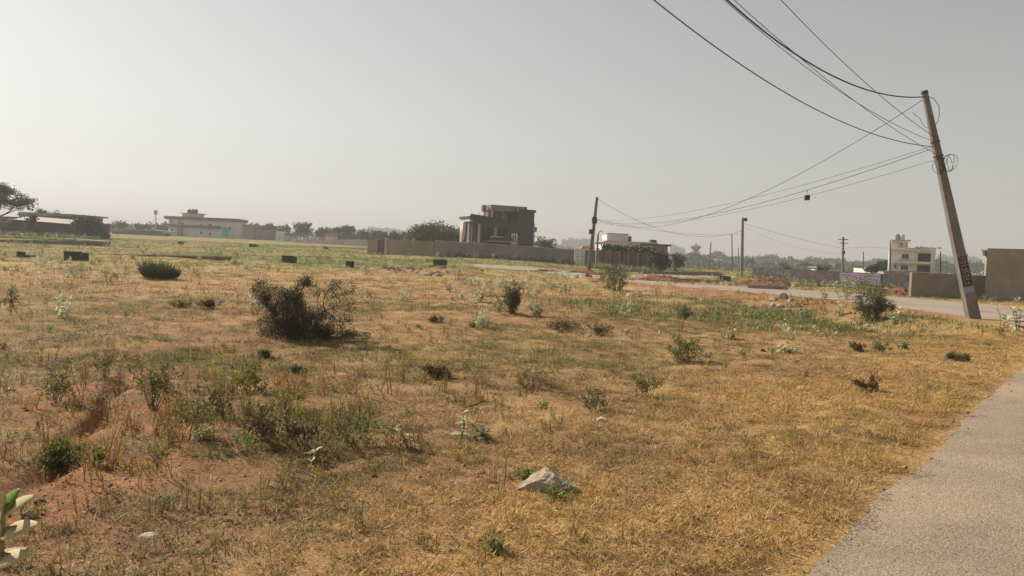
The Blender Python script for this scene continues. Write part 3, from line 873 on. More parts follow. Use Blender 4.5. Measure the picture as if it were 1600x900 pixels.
follow(sl_block("painted_letters", 1181, 1232, M_LETW, lambda mb, a, b: glyphs(mb, a, b, H0 - .62, H0 - .16, YF - .014, YF - .004, .085, False, .8)))
follow(sl_block("painted_letters", 1183, 1226, M_LETW, lambda mb, a, b: glyphs(mb, a, b, H0 - .95, H0 - .76, YF - .014, YF - .004, .04, False, .7)))
def wobbly(mb, a, b, z0, z1):
    n = 14; up = [(a + (b - a) * k / n, H0 - z0 + lr.normal() * .05) for k in range(n + 1)]
    dn = [(a + (b - a) * k / n, H0 - z1 + lr.normal() * .07) for k in range(n + 1)]
    mb.prism(up + dn[::-1], YF - .012, YF - .004, 'y')
follow(sl_block("painted_panel", 1244, 1305, M_LETP, lambda mb, a, b: wobbly(mb, a, b, .14, .86)))
M_OCH = mat("faded_ochre_paint", (.14, .095, .035), (.07, .05, .025), 3, .9)
follow(sl_block("painted_panel", 1227, 1237, M_OCH, lambda mb, a, b: wobbly(mb, a, b, .1, .9)))
ban = thing("banner", "pale blue cloth banner with red headline on the black wall", "banner", (pA[0] + du[0] * along(1313), pA[1] + du[1] * along(1313), zA + topz(along(1313)) - .06), yawb)
sb0 = along(1313); bl = along(1378) - sb0; bh = 1.02
def ban_part(name, m, fn):
    mb = MB(); fn(mb); o = mb.build(name, m, ban)
    for v in o.data.vertices:
        v.co.z += math.tan(tilt) * v.co.x
        v.co.y += .012 * math.sin(v.co.x * 2.3)
    return o
def sheet(mb, x0, x1, z0, z1, y0, y1, n=20):
    for k in range(n): mb.box(x0 + (x1 - x0) * k / n, x0 + (x1 - x0) * (k + 1) / n, y0, y1, z0, z1)
ban_part("cloth", M_BANW, lambda mb: sheet(mb, 0, bl, -bh, 0, YF - .045, YF - .035))
ban_part("border", M_BANB, lambda mb: (sheet(mb, 0, bl, -.07, .0, YF - .052, YF - .046), sheet(mb, 0, bl, -bh, -bh + .05, YF - .052, YF - .046), mb.box(0, .1, YF - .052, YF - .046, -bh + .051, -.071), mb.box(bl - .1, bl, YF - .052, YF - .046, -bh + .051, -.071)))
ban_part("headline", M_BANR, lambda mb: glyphs(mb, .3, bl - .15, -.60, -.15, YF - .056, YF - .048, .085, True, .5))
tag(ban_part("small_text", M_BANB, lambda mb: (glyphs(mb, .3, bl * .38, -.80, -.68, YF - .056, YF - .048, .03, False, .5), glyphs(mb, bl * .42, bl - .3, -.86, -.70, YF - .056, YF - .048, .035, False, .5))), kind="stuff")

# ------------------------------------------------------------------ the dark unfinished house
def house_frame(px, py_base, Y, yaw, name, label, cat="building"):
    g = ground_at(px, Y)
    return thing(name, label, cat, g, yaw), g
Yh = 122.0
yawh = math.radians(24)
gA = ground_at(736.5, Yh)
uh = np.array([math.cos(yawh), math.sin(yawh)])
def solve_len(g, u, px1):
    best = None
    for s in np.linspace(.2, 80, 3000):
        q = np.array([g[0] + u[0] * s, g[1] + u[1] * s, g[2] + 4 - EYE])
        e = abs(800 + FPX * q.dot(RGT) / q.dot(FWD) - px1)
        if best is None or e < best[0]: best = (e, s)
    return best[1]
Lh = solve_len(gA, uh, 833)
Hd = float(at(736.5, 336.5, Yh)[2] - gA[2])
house = thing("unfinished_house", "dark grey two storey house under construction with pinkish roof room", "house", gA, yawh)
D = 4.4
def hx(px):                               # local x of photo column px on the front face
    return solve_len(gA, uh, px)
def P(px_cell): return hx(700 + px_cell / 9.0)
vx0, vx1 = P(490), P(845)
wx0, wx1 = P(895), P(980)
z2 = Hd * .62
Hr = Hd * .885
front = holed(Lh, Hr, .25, [(vx0, vx1, Hd * .40, Hd * .73), (P(540), P(650), .3, Hd * .26), (wx0, wx1, Hd * .34, Hd * .60), (P(675), P(800), .6, Hd * .24), (P(1065), P(1160), .3, Hd * .26)])
front.build("front_wall", M_GREYP, house)
MB().prism([(-.36, Hr + .002), (P(985) - .1, Hr + .002), (P(985) - .1, Hr + .16), (-.36, Hd + .25)], -.30, .24, 'y').build("sloping_parapet", M_GREYP2, house)
MB().box(.0, .25, .26, D - .26, 0, Hr).build("side_wall", M_GREYP, house)
MB().box(Lh - .25, Lh, .26, D, 0, Hr).build("side_wall", M_GREYP, house)
MB().box(.26, Lh - .26, D - .25, D, 0, Hr).build("back_wall", M_GREYP, house)
MB().box(.26, Lh - .26, .26, D - .26, Hd * .37, Hd * .395).build("floor_slab", M_CONC, house)
MB().box(.26, Lh * .98, .26, D - .26, Hr - .25, Hr - .002).build("roof_slab", M_GREYP2, house)
MB().box(vx0 + .3, vx1 - .3, 2.6, 2.8, Hd * .397, Hr - .26).build("verandah_wall", M_GREYP2, house)
MB().box(P(655) - .15, P(690), -.05, .24, Hd * .40, Hd * .73).build("column", M_CEM, house)
MB().box(P(415), P(440), -.42, -.01, .2, Hd * .80).build("fin", M_CONCL, house)
MB().box(P(352), P(372), -.30, -.01, .2, Hd * .36).build("fin", M_CONCL, house)
MB().box(P(545), P(865), -1.3, -.003, Hd * .375, Hd * .40).build("balcony_slab", M_CONC, house)
bp_ = MB().box(P(545), P(865), -1.3, -1.2, Hd * .401, Hd * .49).build("balcony_parapet", M_GREYP, house)
MB().box(P(560), P(740), -1.33, -1.17, Hd * .491, Hd * .505).build("coping", M_WHITE, bp_)
window(house, wx0, Hd * .34, wx1 - wx0, Hd * .26, .04, M_WHITE, 1, .22)
window(house, P(1065), .3, P(1160) - P(1065), Hd * .26 - .3, .1, M_CONC, 2, .1)
for k in range(5):
    xx = vx0 + .5 + k * (vx1 - vx0 - 1) / 4
    MB().box(xx, xx + .12, -.02, .1, Hd * .405, Hd * .72).build("mullion", M_IRON, house)
# white projecting frame on the sunlit left end (seen edge-on): cantilevered box with a raked leg
zt, zb = Hd * .93, Hd * .27
fr = MB()
fr.prism([(D + .1, zb), (D - .55, zb), (D - 1.5, zt - .5), (D - .75, zt - .5), (D - .2, zt), (D + .1, zt)], -.5, -.003, 'x')
fr.prism([(-.1, zt - .5), (D - 1.55, zt - .5), (D - .76, zt - .499), (D - .21, zt), (-.1, zt)], -.5, -.003, 'x')
fr.prism([(-.1, zb), (D - .56, zb), (D - .72, zb + .38), (-.1, zb + .38)], -.5, -.003, 'x')
fr.build("projecting_frame", M_OFFW, house)
MB().box(-.3, -.1, 1.0, 1.25, zb + .385, zt - .505).build("frame_post", M_CONCL, house)
MB().box(-.7, -.36, -.25, D + .2, zt + .003, zt + .32).build("cornice", M_GREYP2, house)
MB().box(-.3, -.05, .4, 2.6, .2, zb - .01).build("pier", M_OFFW, house)
# roof room
zr = Hr + .003
rx0, rx1 = P(640), P(985)
Ht = float(at(810, 322, Yh + 4)[2] - gA[2])
holed_r = holed(rx1 - rx0, Ht - 1.0 - zr, .2, [((rx1 - rx0) * a, (rx1 - rx0) * b, .05, c) for a, b, c in [(.14, .30, 1.75), (.46, .58, 1.7), (.80, .97, 1.9)]])
hr = holed_r.build("roof_room_wall", M_PINK, house); hr.location = (rx0, 2.6, zr)
MB().box(rx0, rx0 + .2, 2.81, 4.3, zr, Ht - 1.0).build("roof_room_wall", M_PINK, house)
MB().box(rx0, rx1, 4.2, 4.4, zr, Ht - 1.001).build("roof_room_wall", M_PINK, house)
MB().box(rx0 - .15, P(1165), 1.3, 4.6, Ht - .998, Ht - .82).build("roof_room_slab", M_PINK, house)
MB().box(rx0, P(1150), 1.45, 1.65, Ht - .818, Ht).build("roof_parapet", M_PINK, house)
MB().box(rx0, rx0 + .2, 1.66, 4.5, Ht - .818, Ht - .02).build("roof_parapet", M_PINK, house)
MB().box(P(560), P(612), 2.7, 3.3, Ht - 1.1, Ht - .05).build("brick_stack", mat("bare_brick", (.27, .16, .125), (.20, .12, .095), 4, .95), house)
MB().box(P(575), P(612), 2.8, 3.2, zr, Ht - 1.11).build("column", M_OFFW, house)
MB().box(P(655), P(672), 1.5, 1.8, zr, Ht - 1.0).build("column", M_OFFW, house)
MB().box(P(800), P(815), 1.5, 1.8, zr, Ht - 1.0).build("column", M_PINK, house)
tw0 = P(985)
MB().box(tw0, Lh + .05, -.12, 4.5, .0, Ht - 1.0).build("stair_tower", M_GREYP, house)
MB().box(tw0 - .1, Lh + .25, -.3, 4.7, Ht - .997, Ht - .55).build("tower_cap", M_GREYP2, house)
MB().box(Lh + .06, Lh + .35, .2, .6, .3, Hd * .9).build("corner_pier", M_OFFW, house)
ac = MB().box(Lh + .36, Lh + .95, .6, 1.3, Hd * .68, Hd * .80).build("cooler_box", M_IRON, house); MB().box(Lh + .36, Lh + .7, .7, 1.1, Hd * .55, Hd * .60).build("bracket", M_IRON, house)
pm = MB()
for k in range(3): pm.tube([(P(525) + .45 * k, 3, zr), (P(525) + .45 * k, 3.0, zr + 1.5 - .2 * k)], .04, 4)
pm.build("rebar", M_RUST, house)

# ------------------------------------------------------------------ white building behind the creeper wall
Yb = 128.0
gb = ground_at(945, Yb)
k_ = mpp(Yb)
wb = thing("white_building", "white flat roofed building with box tank room behind creepers", "building", gb, math.radians(8))
h1 = float(at(945, 378, Yb)[2] - gb[2]); h2 = float(at(950, 365, Yb)[2] - gb[2])
Wb = 82 * k_
holed(Wb, h1, .25, [(Wb * .12, Wb * .22, 1.2, 2.4), (Wb * .4, Wb * .5, 1.2, 2.4)]).build("front_wall", M_WHITE, wb)
MB().box(0, Wb, 7, 7.25, 0, h1).build("back_wall", M_WHITE, wb)
MB().box(0, .25, .26, 6.99, 0, h1).build("side_wall", M_WHITE, wb); MB().box(Wb - .25, Wb, .26, 6.99, 0, h1).build("side_wall", M_WHITE, wb)
MB().box(-.4, Wb + .2, -.4, 7.4, h1 + .002, h1 + .25).build("roof_slab", M_CONCL, wb)
MB().box(.5, 4.3, 1.2, 4.5, h1 + .252, h2).build("tank_room", M_WHITE, wb)
MB().box(.4, 4.4, 1.1, 4.6, h2 + .002, h2 + .16).build("tank_room_roof", M_CONCL, wb)
MB().box(4.32, 5.0, 1.6, 2.6, h1 + .252, h1 + 1.2).build("water_tank", M_WATERT, wb)
MB().box(8.2, 9.2, .5, 1.5, h1 + .252, h1 + .75).build("roof_box", M_IRON, wb)
window(wb, Wb * .12, 1.2, Wb * .1, 1.2); window(wb, Wb * .4, 1.2, Wb * .1, 1.2)
g2 = ground_at(1020, 120)
ax = thing("side_block", "low annexe with dark overhanging roof right of the white building", "building", g2, math.radians(12))
hh = float(at(1030, 381.5, 120)[2] - g2[2])
MB().box(0, 2.4, 0, 4, 0, hh - .3).build("wall", M_CEM, ax); MB().box(-2.6, 2.7, -.6, 4.3, hh - .298, hh).build("roof_slab", M_GREYP, ax)
MB().box(-2.2, -.01, .2, 3.9, 0, hh - .301).build("wall", M_WHITE, ax)
g3 = ground_at(918, 140)
rh = thing("tiled_hut", "small hut with orange tiled roof behind the white gate", "hut", g3, 0)
hh = float(at(918, 389, 140)[2] - g3[2]); ht = float(at(918, 384.5, 140)[2] - g3[2])
MB().box(-1.2, 2.4, 0, 3, 0, hh).build("wall", M_OFFW, rh)
MB().prism([(-1.5, hh), (2.7, hh), (2.2, ht), (-1.0, ht)], -.3, 3.3, 'y').build("roof", mat("orange_tile", (.52, .27, .17), None, 2, .9), rh)

# ------------------------------------------------------------------ cream three storey house on the right
Yc = 118.0
gc = ground_at(1387, Yc); kc = mpp(Yc)
ch = thing("cream_house", "cream three storey house with open balconies and two roof tanks", "house", gc, math.radians(-26))
zc = lambda py: float(at(1400, py, Yc)[2] - gc[2])
Wc = 70 * kc * .885
X = lambda cx: (1375 + cx / 12.86 - 1387) * kc * .885      # crop column -> local metres
Zc = lambda cy: zc(360 + cy / 12.86)
zg, zf, zt1 = Zc(790), Zc(615), Zc(345)
# one holed facade, balcony bays cut through
holes = [(X(260), X(318), Zc(765), Zc(685)), (X(405), X(550), Zc(795), Zc(690)), (X(405), X(552), Zc(565), Zc(465)), (X(728), X(978), Zc(810), Zc(680)), (X(728), X(978), Zc(610), Zc(450)), (X(1040), X(1062), Zc(770), Zc(720)), (X(1040), X(1070), Zc(620), Zc(470))]
holed(Wc, zt1, .25, holes).build("front_wall", M_OFFW, ch)
MB().box(0, .25, .26, 8, 0, zt1).build("side_wall", M_OFFW, ch); MB().box(Wc - .25, Wc, .26, 8, 0, zt1).build("side_wall", M_OFFW, ch)
MB().box(.26, Wc - .26, 7.75, 8, 0, zt1).build("back_wall", M_OFFW, ch)
MB().box(.26, Wc - .26, .26, 7.74, Zc(640), Zc(615)).build("floor_slab", M_CONCL, ch)
MB().box(-.1, Wc + .1, -.5, 7.7, Zc(450) + .35, Zc(450) + .55).build("roof_slab", M_OFFW, ch)
MB().box(X(230), X(1000), -1.15, -.003, Zc(655), Zc(612)).build("balcony_slab", M_WHITE, ch)
for (cx0, cx1, cy0, cy1) in [(735, 970, 800, 690), (735, 970, 606, 455)]:
    MB().box(X(cx0), X(cx1), 2.2, 2.35, Zc(cy0), Zc(cy1)).build("bay_back_wall", M_CEM, ch)
bwm = [(X(765), Zc(600), X(825) - X(765), Zc(480) - Zc(600)), ]
for (x_, z_, w_, h_) in bwm: MB().box(x_, x_ + w_, 2.1, 2.19, z_, z_ + h_).build("door", M_PINK, ch)
for i_, h_ in enumerate(holes):
    if i_ in (0, 1, 2, 5, 6): window(ch, h_[0], h_[2], h_[1] - h_[0], h_[3] - h_[2], .12, M_OFFW, 1 if h_[1] - h_[0] < .8 else 2, .05)
rl = MB()
for k in range(9): rl.box(X(400) + k * (X(580) - X(400)) / 8, X(400) + k * (X(580) - X(400)) / 8 + .04, -1.12, -1.08, Zc(612) + .001, Zc(565))
rl.box(X(400), X(580) + .04, -1.13, -1.07, Zc(565) + .002, Zc(560)); rl.build("balcony_rail", mat("blue_rail", (.16, .25, .32), None, 2, .6), ch)
MB().box(X(240), X(255), -1.1, -.95, 0, Zc(420)).build("pipe", M_WHITE, ch)
for cx in (985, 1020): MB().box(X(cx), X(cx) + .22, -1.1, -.88, 0, Zc(400)).build("column", M_OFFW, ch)
MB().box(X(730), X(1030), -1.15, -.52, Zc(440), Zc(395)).build("fascia", M_OFFW, ch)
pr = MB(); lr2 = np.random.default_rng(8)
for k in range(16):
    x0 = X(655) + k * .23; pr.box(x0, x0 + .17, -.45, -.2, zt1 + .002, zt1 + lr2.uniform(.08, .30))
tag(pr.build("loose_bricks", mat("bare_brick", (.27, .16, .125), (.20, .12, .095), 4, .95), ch), kind="stuff")
# stair head and tanks
MB().box(X(185), X(355), .4, 4.5, zt1 + .003, Zc(205)).build("stair_room", M_OFFW, ch)
sr = holed(X(520) - X(355), Zc(225) - zt1, .2, [((X(362) - X(355)), X(425) - X(355), .25, .25 + Zc(255) - Zc(320)), (X(480) - X(355), X(505) - X(355), .1, Zc(265) - Zc(335))])
o = sr.build("stair_room_wall", M_OFFW, ch); o.location = (X(355) + .002, .5, zt1)
MB().box(X(356), X(520), 2.6, 2.8, zt1 + .003, Zc(226)).build("stair_room_wall", M_OFFW, ch)
MB().box(X(180), X(575), -.2, 4.6, Zc(203), Zc(190)).build("stair_roof", M_OFFW, ch)
for cx in (300, 395):
    MB().lathe([(.40, Zc(189)), (.42, Zc(189) + .2), (.40, Zc(189) + .7), (.42, Zc(189) + .75), (.34, Zc(189) + .9), (.12, Zc(189) + .98)], 12, X(cx), 1.6).build("water_tank", M_WTANK if cx == 395 else mat("grey_tank", (.30, .29, .28), None, 2, .5), ch)
bwl = wall_line("boundary_wall", "grey boundary wall in front of the cream house", "wall", ground_at(1382, 108), ground_at(1428, 106), top_h(1382, 423, 108), top_h(1428, 423.5, 106), .2, M_CONC, hn=4)

# ------------------------------------------------------------------ white two storey building far left of centre
Yw = 262.0
gw_ = ground_at(263, Yw); kw = mpp(Yw)
tb = thing("long_white_building", "long white two storey building with maroon bands and three roof tanks", "building", gw_, math.radians(6))
X2 = lambda cx: (230 + cx * .10625 - 263) * kw
Z2 = lambda cy: float(at(310, 320 + cy * .10625, Yw)[2] - gw_[2])
W2_ = X2(1300) - X2(325)
zr2 = Z2(225)
ho = [(X2(345), X2(372), Z2(285), Z2(255)), (X2(450), X2(478), Z2(295), Z2(250)), (X2(498), X2(520), Z2(295), Z2(265)), (X2(752), X2(775), Z2(305), Z2(275)), (X2(875), X2(920), Z2(320), Z2(275)), (X2(1095), X2(1120), Z2(345), Z2(305)), (X2(1160), X2(1200), Z2(350), Z2(300)),
      (X2(350), X2(372), Z2(405), Z2(370)), (X2(755), X2(795), Z2(430), Z2(390)), (X2(885), X2(920), Z2(440), Z2(400))]
o = holed(X2(1300), zr2, .3, [h for h in ho if h[0] > 0]).build("front_wall", M_WHITE, tb)
for h in ho: window(tb, h[0], h[2], h[1] - h[0], h[3] - h[2], .15, M_MAROON, 1, .12)
MB().box(0, .3, .31, 12, 0, zr2).build("side_wall", M_WHITE, tb); MB().box(X2(1300) - .3, X2(1300), .31, 12, 0, zr2).build("side_wall", M_WHITE, tb)
MB().box(.31, X2(1300) - .31, 11.7, 12, 0, zr2).build("back_wall", M_WHITE, tb)
MB().box(X2(262), X2(1300) + .4, -1.1, 12.3, zr2 + .003, Z2(180) - .05).build("roof_band", M_MAROON, tb)
MB().box(X2(265), X2(1050), -1.0, -.003, Z2(340), Z2(300)).build("balcony_band", M_MAROON, tb)
MB().box(X2(490), X2(735), 1, 6, Z2(180) - .047, Z2(135)).build("roof_room", M_WHITE, tb)
MB().box(X2(465), X2(765), .3, 6.6, Z2(134), Z2(124)).build("roof_room_slab", M_CONC, tb)
for cx in (570, 620, 660): MB().lathe([(.75, Z2(123)), (.75, Z2(123) + 1.2), (.3, Z2(123) + 1.5)], 10, X2(cx), 2.5).build("water_tank", M_WATERT, tb)
MB().box(X2(455), X2(520), -1.6, -1.01, 0, Z2(300)).build("stair_block", M_PINK, tb)
mbp = MB().box(X2(1205), X2(1218), -.5, -.003, 0, Z2(300)).box(X2(1240), X2(1252), -.5, -.003, 0, Z2(300)); mbp.build("white_post", M_WHITE, tb)
def sheetmesh(name, label, cat, px, Y, w, h, m, z0=0.0, th=.06):
    g = ground_at(px, Y); t = thing(name, label, cat, g)
    vs, fs = [], []; n = 8
    for k in range(n + 1):
        for q in range(5):
            x = -w / 2 + w * k / n; z = z0 + h * q / 4
            vs.append((x, .15 * math.sin(k * 1.7 + q) , z + .12 * math.sin(k * 2.1)))
    for k in range(n):
        for q in range(4): fs.append((k * 5 + q, k * 5 + q + 1, (k + 1) * 5 + q + 1, (k + 1) * 5 + q))
    o = MB().add(vs, fs).build("cloth", m, t)
    sm = o.modifiers.new("thick", 'SOLIDIFY'); sm.thickness = th
    return t
sheetmesh("green_net", "green shade net hanging before the long white building", "net", 352, Yw - 6, 2.6, 3.0, mat("green_net", (.10, .36, .27), (.07, .27, .2), 2, .8), .6)
gq = ground_at(389, Yw - 8)
bl_ = thing("grey_block", "grey block building attached right of the long white building", "building", gq, 0)
hq = float(at(389, 352, Yw - 8)[2] - gq[2])
MB().box(-25 * mpp(Yw) * .42, 1.6, 0, 8, 0, hq).build("wall", M_CEM, bl_); MB().box(1.61, 8.0, .5, 8, 0, hq - 1.6).build("wall", M_CEM, bl_)
MB().box(-2.7, 1.8, -.2, 8.2, hq + .003, hq + .25).build("roof_slab", M_CONC, bl_); MB().box(1.9, 8.2, .3, 8.2, hq - 1.597, hq - 1.4).build("roof_slab", M_CONC, bl_)
gq = ground_at(213, Yw - 20)
lh = thing("low_long_shed", "low hazy grey shed between the tin sheds and the white building", "shed", gq, 0)
hq = float(at(213, 358, Yw - 20)[2] - gq[2])
MB().box(-8, 6, 0, 6, 0, hq - .4).build("wall", M_CEMD, lh); MB().prism([(-8.3, hq - .4), (6.3, hq - .4), (6.3, hq - .2), (-8.3, hq)], -.4, 6.3, 'y').build("roof", M_TINB, lh)
gq = ground_at(256, Yw - 12)
lh = thing("white_shed", "small pale shed with bright roof left of the white building", "shed", gq, 0)
hq = float(at(256, 360, Yw - 12)[2] - gq[2])
MB().box(-3.5, 2.2, 0, 4, 0, hq - .3).build("wall", M_OFFW, lh); MB().prism([(-3.8, hq - .05), (2.4, hq - .35), (2.4, hq - .25), (-3.8, hq + .1)], -.3, 4.3, 'y').build("roof", M_WHITE, lh)
gq = ground_at(177, 190)
rt = thing("red_canopy", "faded red canopy beside the trees right of the tin sheds", "canopy", gq, 0)
hq = float(at(177, 357.5, 190)[2] - gq[2])
MB().prism([(-1.6, hq - .6), (1.2, hq - .7), (.9, hq - .1), (-1.2, hq)], 0, 3, 'y').build("sheet", mat("faded_red", (.50, .21, .21), (.4, .16, .16), 2, .8), rt)
for x_ in (-1.5, 1.1): MB().box(x_ - .06, x_ + .06, .1, .22, 0, hq - .55).build("post", M_IRON, rt)

# small white house, red roofed house and far field walls
gs = ground_at(431, 238)
sh = thing("small_white_house", "small white house with pink shed in front of the far trees", "house", gs, math.radians(5))
ks = mpp(238); zs = lambda py: float(at(445, py, 238)[2] - gs[2])
holed(13 * ks, zs(362.5), .2, [(5 * ks, 6.4 * ks, zs(374), zs(369))]).build("front_wall", M_WHITE, sh)
MB().box(0, .2, .21, 4, 0, zs(362.5)).build("side_wall", M_WHITE, sh); MB().box(13 * ks - .2, 13 * ks, .21, 4, 0, zs(362.5)).build("side_wall", M_WHITE, sh)
MB().box(.21, 13 * ks - .21, .8, .9, 0, zs(363)).build("inner_wall", M_CEMD, sh)
MB().box(0, 13 * ks, .0, 4.1, zs(362.5) + .002, zs(362.5) + .15).build("roof_slab", M_WHITE, sh)
MB().box(13 * ks + .01, 32 * ks, .6, 4, 0, zs(368)).build("shed_wall", M_OFFW, sh); MB().box(13 * ks + .02, 32.5 * ks, .4, 4.2, zs(368) + .002, zs(364)).build("shed_roof", M_PINK, sh)
gs = ground_at(518, 228)
rs = thing("red_roof_house", "house with pale red roof behind the long brown wall", "house", gs, 0)
ks = mpp(228); zs = lambda py: float(at(518, py, 228)[2] - gs[2])
MB().box(-10 * ks, 9 * ks, 0, 4, 0, zs(369)).build("wall", M_OFFW, rs)
MB().prism([(-12 * ks, zs(369) + .002), (10 * ks, zs(369) + .002), (8.5 * ks, zs(364.5)), (-8 * ks, zs(364.5))], -.5, 4.5, 'y').build("roof", M_REDR, rs)
MB().box(9 * ks + .01, 40 * ks, .5, 4, 0, zs(368.5)).build("annexe", M_CEMD, rs); MB().box(9 * ks + .02, 41 * ks, .2, 4.3, zs(368.5) + .002, zs(366.5)).build("annexe_roof", M_MAROON, rs)
wall_line("field_wall", "long low hazy wall below the far trees left of the gate", "wall", ground_at(462, 215), ground_at(573, 190), top_h(462, 375, 215), top_h(573, 374, 190), .25, M_CEM, hn=10)
wall_line("field_wall", "far grey wall at the foot of the long white building", "wall", ground_at(165, 225), ground_at(462, 220), top_h(165, 370, 225), top_h(462, 380.3, 220), .25, M_CEMD, hn=16)

# ------------------------------------------------------------------ tin sheds at the left edge
Ys = 136.0
ks = mpp(Ys)
gs = ground_at(70, Ys)
sd = thing("tin_sheds", "row of dark sheds with pale sloping tin roof at left edge", "shed", gs, math.radians(-2))
XS_ = lambda cx: (cx * .1125 - 70) * ks
ZS_ = lambda cy: float(at(70, 320 + cy * .1125, Ys)[2] - gs[2])
dz = lambda px: -0.0  # roll handled by the camera
def zpx(px, py): return float(at(px, py, Ys)[2] - gs[2])
M_SHW = mat("soot_wall", (.095, .088, .084), (.06, .056, .054), .6, .9, .3, 8, (.3, .7), (.13, .115, .10), .7)
x0, x1 = XS_(-260), XS_(1000)
zl, zr_ = zpx(0, 349), zpx(112, 349)
MB().prism([(x0, -.6), (x1, -.6), (x1, zr_), (x0, zl)], 0, .25, 'y').build("front_wall", M_SHW, sd)
rf = MB()
nrib = 26; xr0, xr1 = XS_(130), XS_(1000)
za, zb_ = zpx(16, 339.5), zpx(112, 347.2)
for k in range(nrib):
    a0 = xr0 + (xr1 - xr0) * k / nrib; a1 = xr0 + (xr1 - xr0) * (k + 1) / nrib
    f0 = za + (zb_ - za) * k / nrib; f1 = za + (zb_ - za) * (k + 1) / nrib
    up_ = .02 * (k % 2)
    rf.add([(a0, -.5, f0 - .35 + up_), (a1, -.5, f1 - .35 + up_), (a1, 5, f1 + .45 + up_), (a0, 5, f0 + .45 + up_), (a0, -.5, f0 - .41 + up_), (a1, -.5, f1 - .41 + up_), (a1, 5, f1 + .39 + up_), (a0, 5, f0 + .39 + up_)],
           [(0, 1, 2, 3), (7, 6, 5, 4), (0, 4, 5, 1), (1, 5, 6, 2), (2, 6, 7, 3), (3, 7, 4, 0)])
rf.build("tin_roof", M_TIN, sd)
MB().box(xr0, xr1, 4.8, 5, -.5, za - .1).build("back_wall", M_SHW, sd)
MB().box(XS_(-260), XS_(140), .26, 5, -.5, zpx(8, 339)).build("left_block", M_CEM, sd)
MB().box(XS_(-280), XS_(150), .1, 5.2, zpx(8, 339) + .002, zpx(8, 338) ).build("left_block_roof", M_TINB, sd)
MB().box(XS_(10), XS_(35), .2, .259, zpx(3, 352), zpx(3, 342)).build("door", M_RUST, sd)
MB().prism([(XS_(1001), -.6), (XS_(1360), -.6), (XS_(1360), zpx(150, 349.8)), (XS_(1001), zpx(113, 349))], .3, 4, 'y').build("side_shed", M_SHW, sd)
MB().prism([(XS_(995), zpx(113, 349) + .002), (XS_(1370), zpx(152, 349.8) + .002), (XS_(1370), zpx(152, 349.2) + .06), (XS_(995), zpx(113, 348.4) + .06)], -.3, 4.3, 'y').build("side_shed_roof", M_TINB, sd)
fr = MB()
for cx in (1285, 1330): fr.box(XS_(cx), XS_(cx) + .09, .18, .27, -.3, zpx(150, 361))
fr.box(XS_(1285), XS_(1330) + .09, .19, .26, zpx(150, 361) + .001, zpx(150, 361) + .09); fr.box(XS_(1285) + .1, XS_(1330), .2, .25, zpx(150, 366), zpx(150, 365.3))
fr.build("gate_frame", M_CONCL, sd)
MB().box(XS_(850), XS_(1000), -.6, -.01, zpx(104, 360.3), zpx(104, 359.6)).build("awning", M_TINB, sd)
MB().box(XS_(640), XS_(668), -.2, -.01, -.3, zpx(73, 365)).build("drum", M_CONC, sd)
# upper shed behind
Y2 = 150.0
g2 = ground_at(85, Y2); kk = mpp(Y2)
us = thing("long_tin_shed", "long blue grey tin shed with pinkish roof behind the dark sheds", "shed", g2, math.radians(-2))
def z2p(px, py): return float(at(px, py, Y2)[2] - g2[2])
xx = lambda px: (px - 85) * kk
MB().prism([(xx(28), 0), (xx(134), 0), (xx(134), z2p(134, 338)), (xx(62), z2p(62, 336)), (xx(28), z2p(28, 336))], 0, 6, 'y').build("wall", M_TINB, us)
MB().prism([(xx(27), z2p(28, 336) + .003), (xx(75), z2p(75, 338)), (xx(75), z2p(75, 333)), (xx(31), z2p(30, 331))], -.5, 6.5, 'y').build("roof", M_TINB, us)
MB().prism([(xx(75.1), z2p(75, 338)), (xx(141), z2p(141, 339)), (xx(141), z2p(141, 336.8)), (xx(110), z2p(110, 334.5)), (xx(75.1), z2p(75, 333.5))], -.5, 6.5, 'y').build("roof", mat("dull_pink_tin", (.33, .25, .25), (.26, .2, .2), 1, .7), us)
MB().prism([(xx(64), z2p(64, 337.9)), (xx(112), z2p(112, 344)), (xx(112), z2p(112, 338.7)), (xx(64), z2p(64, 336.5))], -.2, -.003, 'y').build("shade_board", M_CEMD, us)
# low plot walls in front of the sheds
M_PLOT = mat("plot_wall_stone", (.25, .20, .15), (.17, .135, .10), 1.3, .95, .5, 8, (.3, .7), (.12, .095, .075), .5)
def plot_wall(px0, py0, Y0, px1, py1, Y1, t0, t1, label, th=.3, m=None, cope=None, hn=14):
    return wall_line("plot_wall", label, "wall", ground_at(px0, Y0), ground_at(px1, Y1), top_h(px0, t0, Y0), top_h(px1, t1, Y1), th, m or M_PLOT, cope=cope, hn=hn)
plot_wall(-40, 378, 104, 119, 378, 104, 371.0, 374.3, "upper low stone plot wall below the dark sheds")
plot_wall(-40, 384, 84, 171, 384, 84, 375.0, 378.3, "longer low stone plot wall with pale top in front of sheds", cope=M_CONC)
plot_wall(121, 376, 103, 170, 378, 86, 374.0, 378.0, "short slanting plot wall joining the two low stone walls", cope=M_CONCL)
plot_wall(44, 397, 62, 210, 399, 61, 394.6, 397.8, "knee high broken plot wall behind the black block at left", hn=20)
plot_wall(211, 399, 61, 360, 402, 58, 398.2, 401.6, "flat kerb like end of the broken plot wall beside broom bush", cope=M_CONCL)
plot_wall(470, 381, 160, 585, 389, 140, 383.6, 388.6, "far low boundary strip below the field wall near the gate")

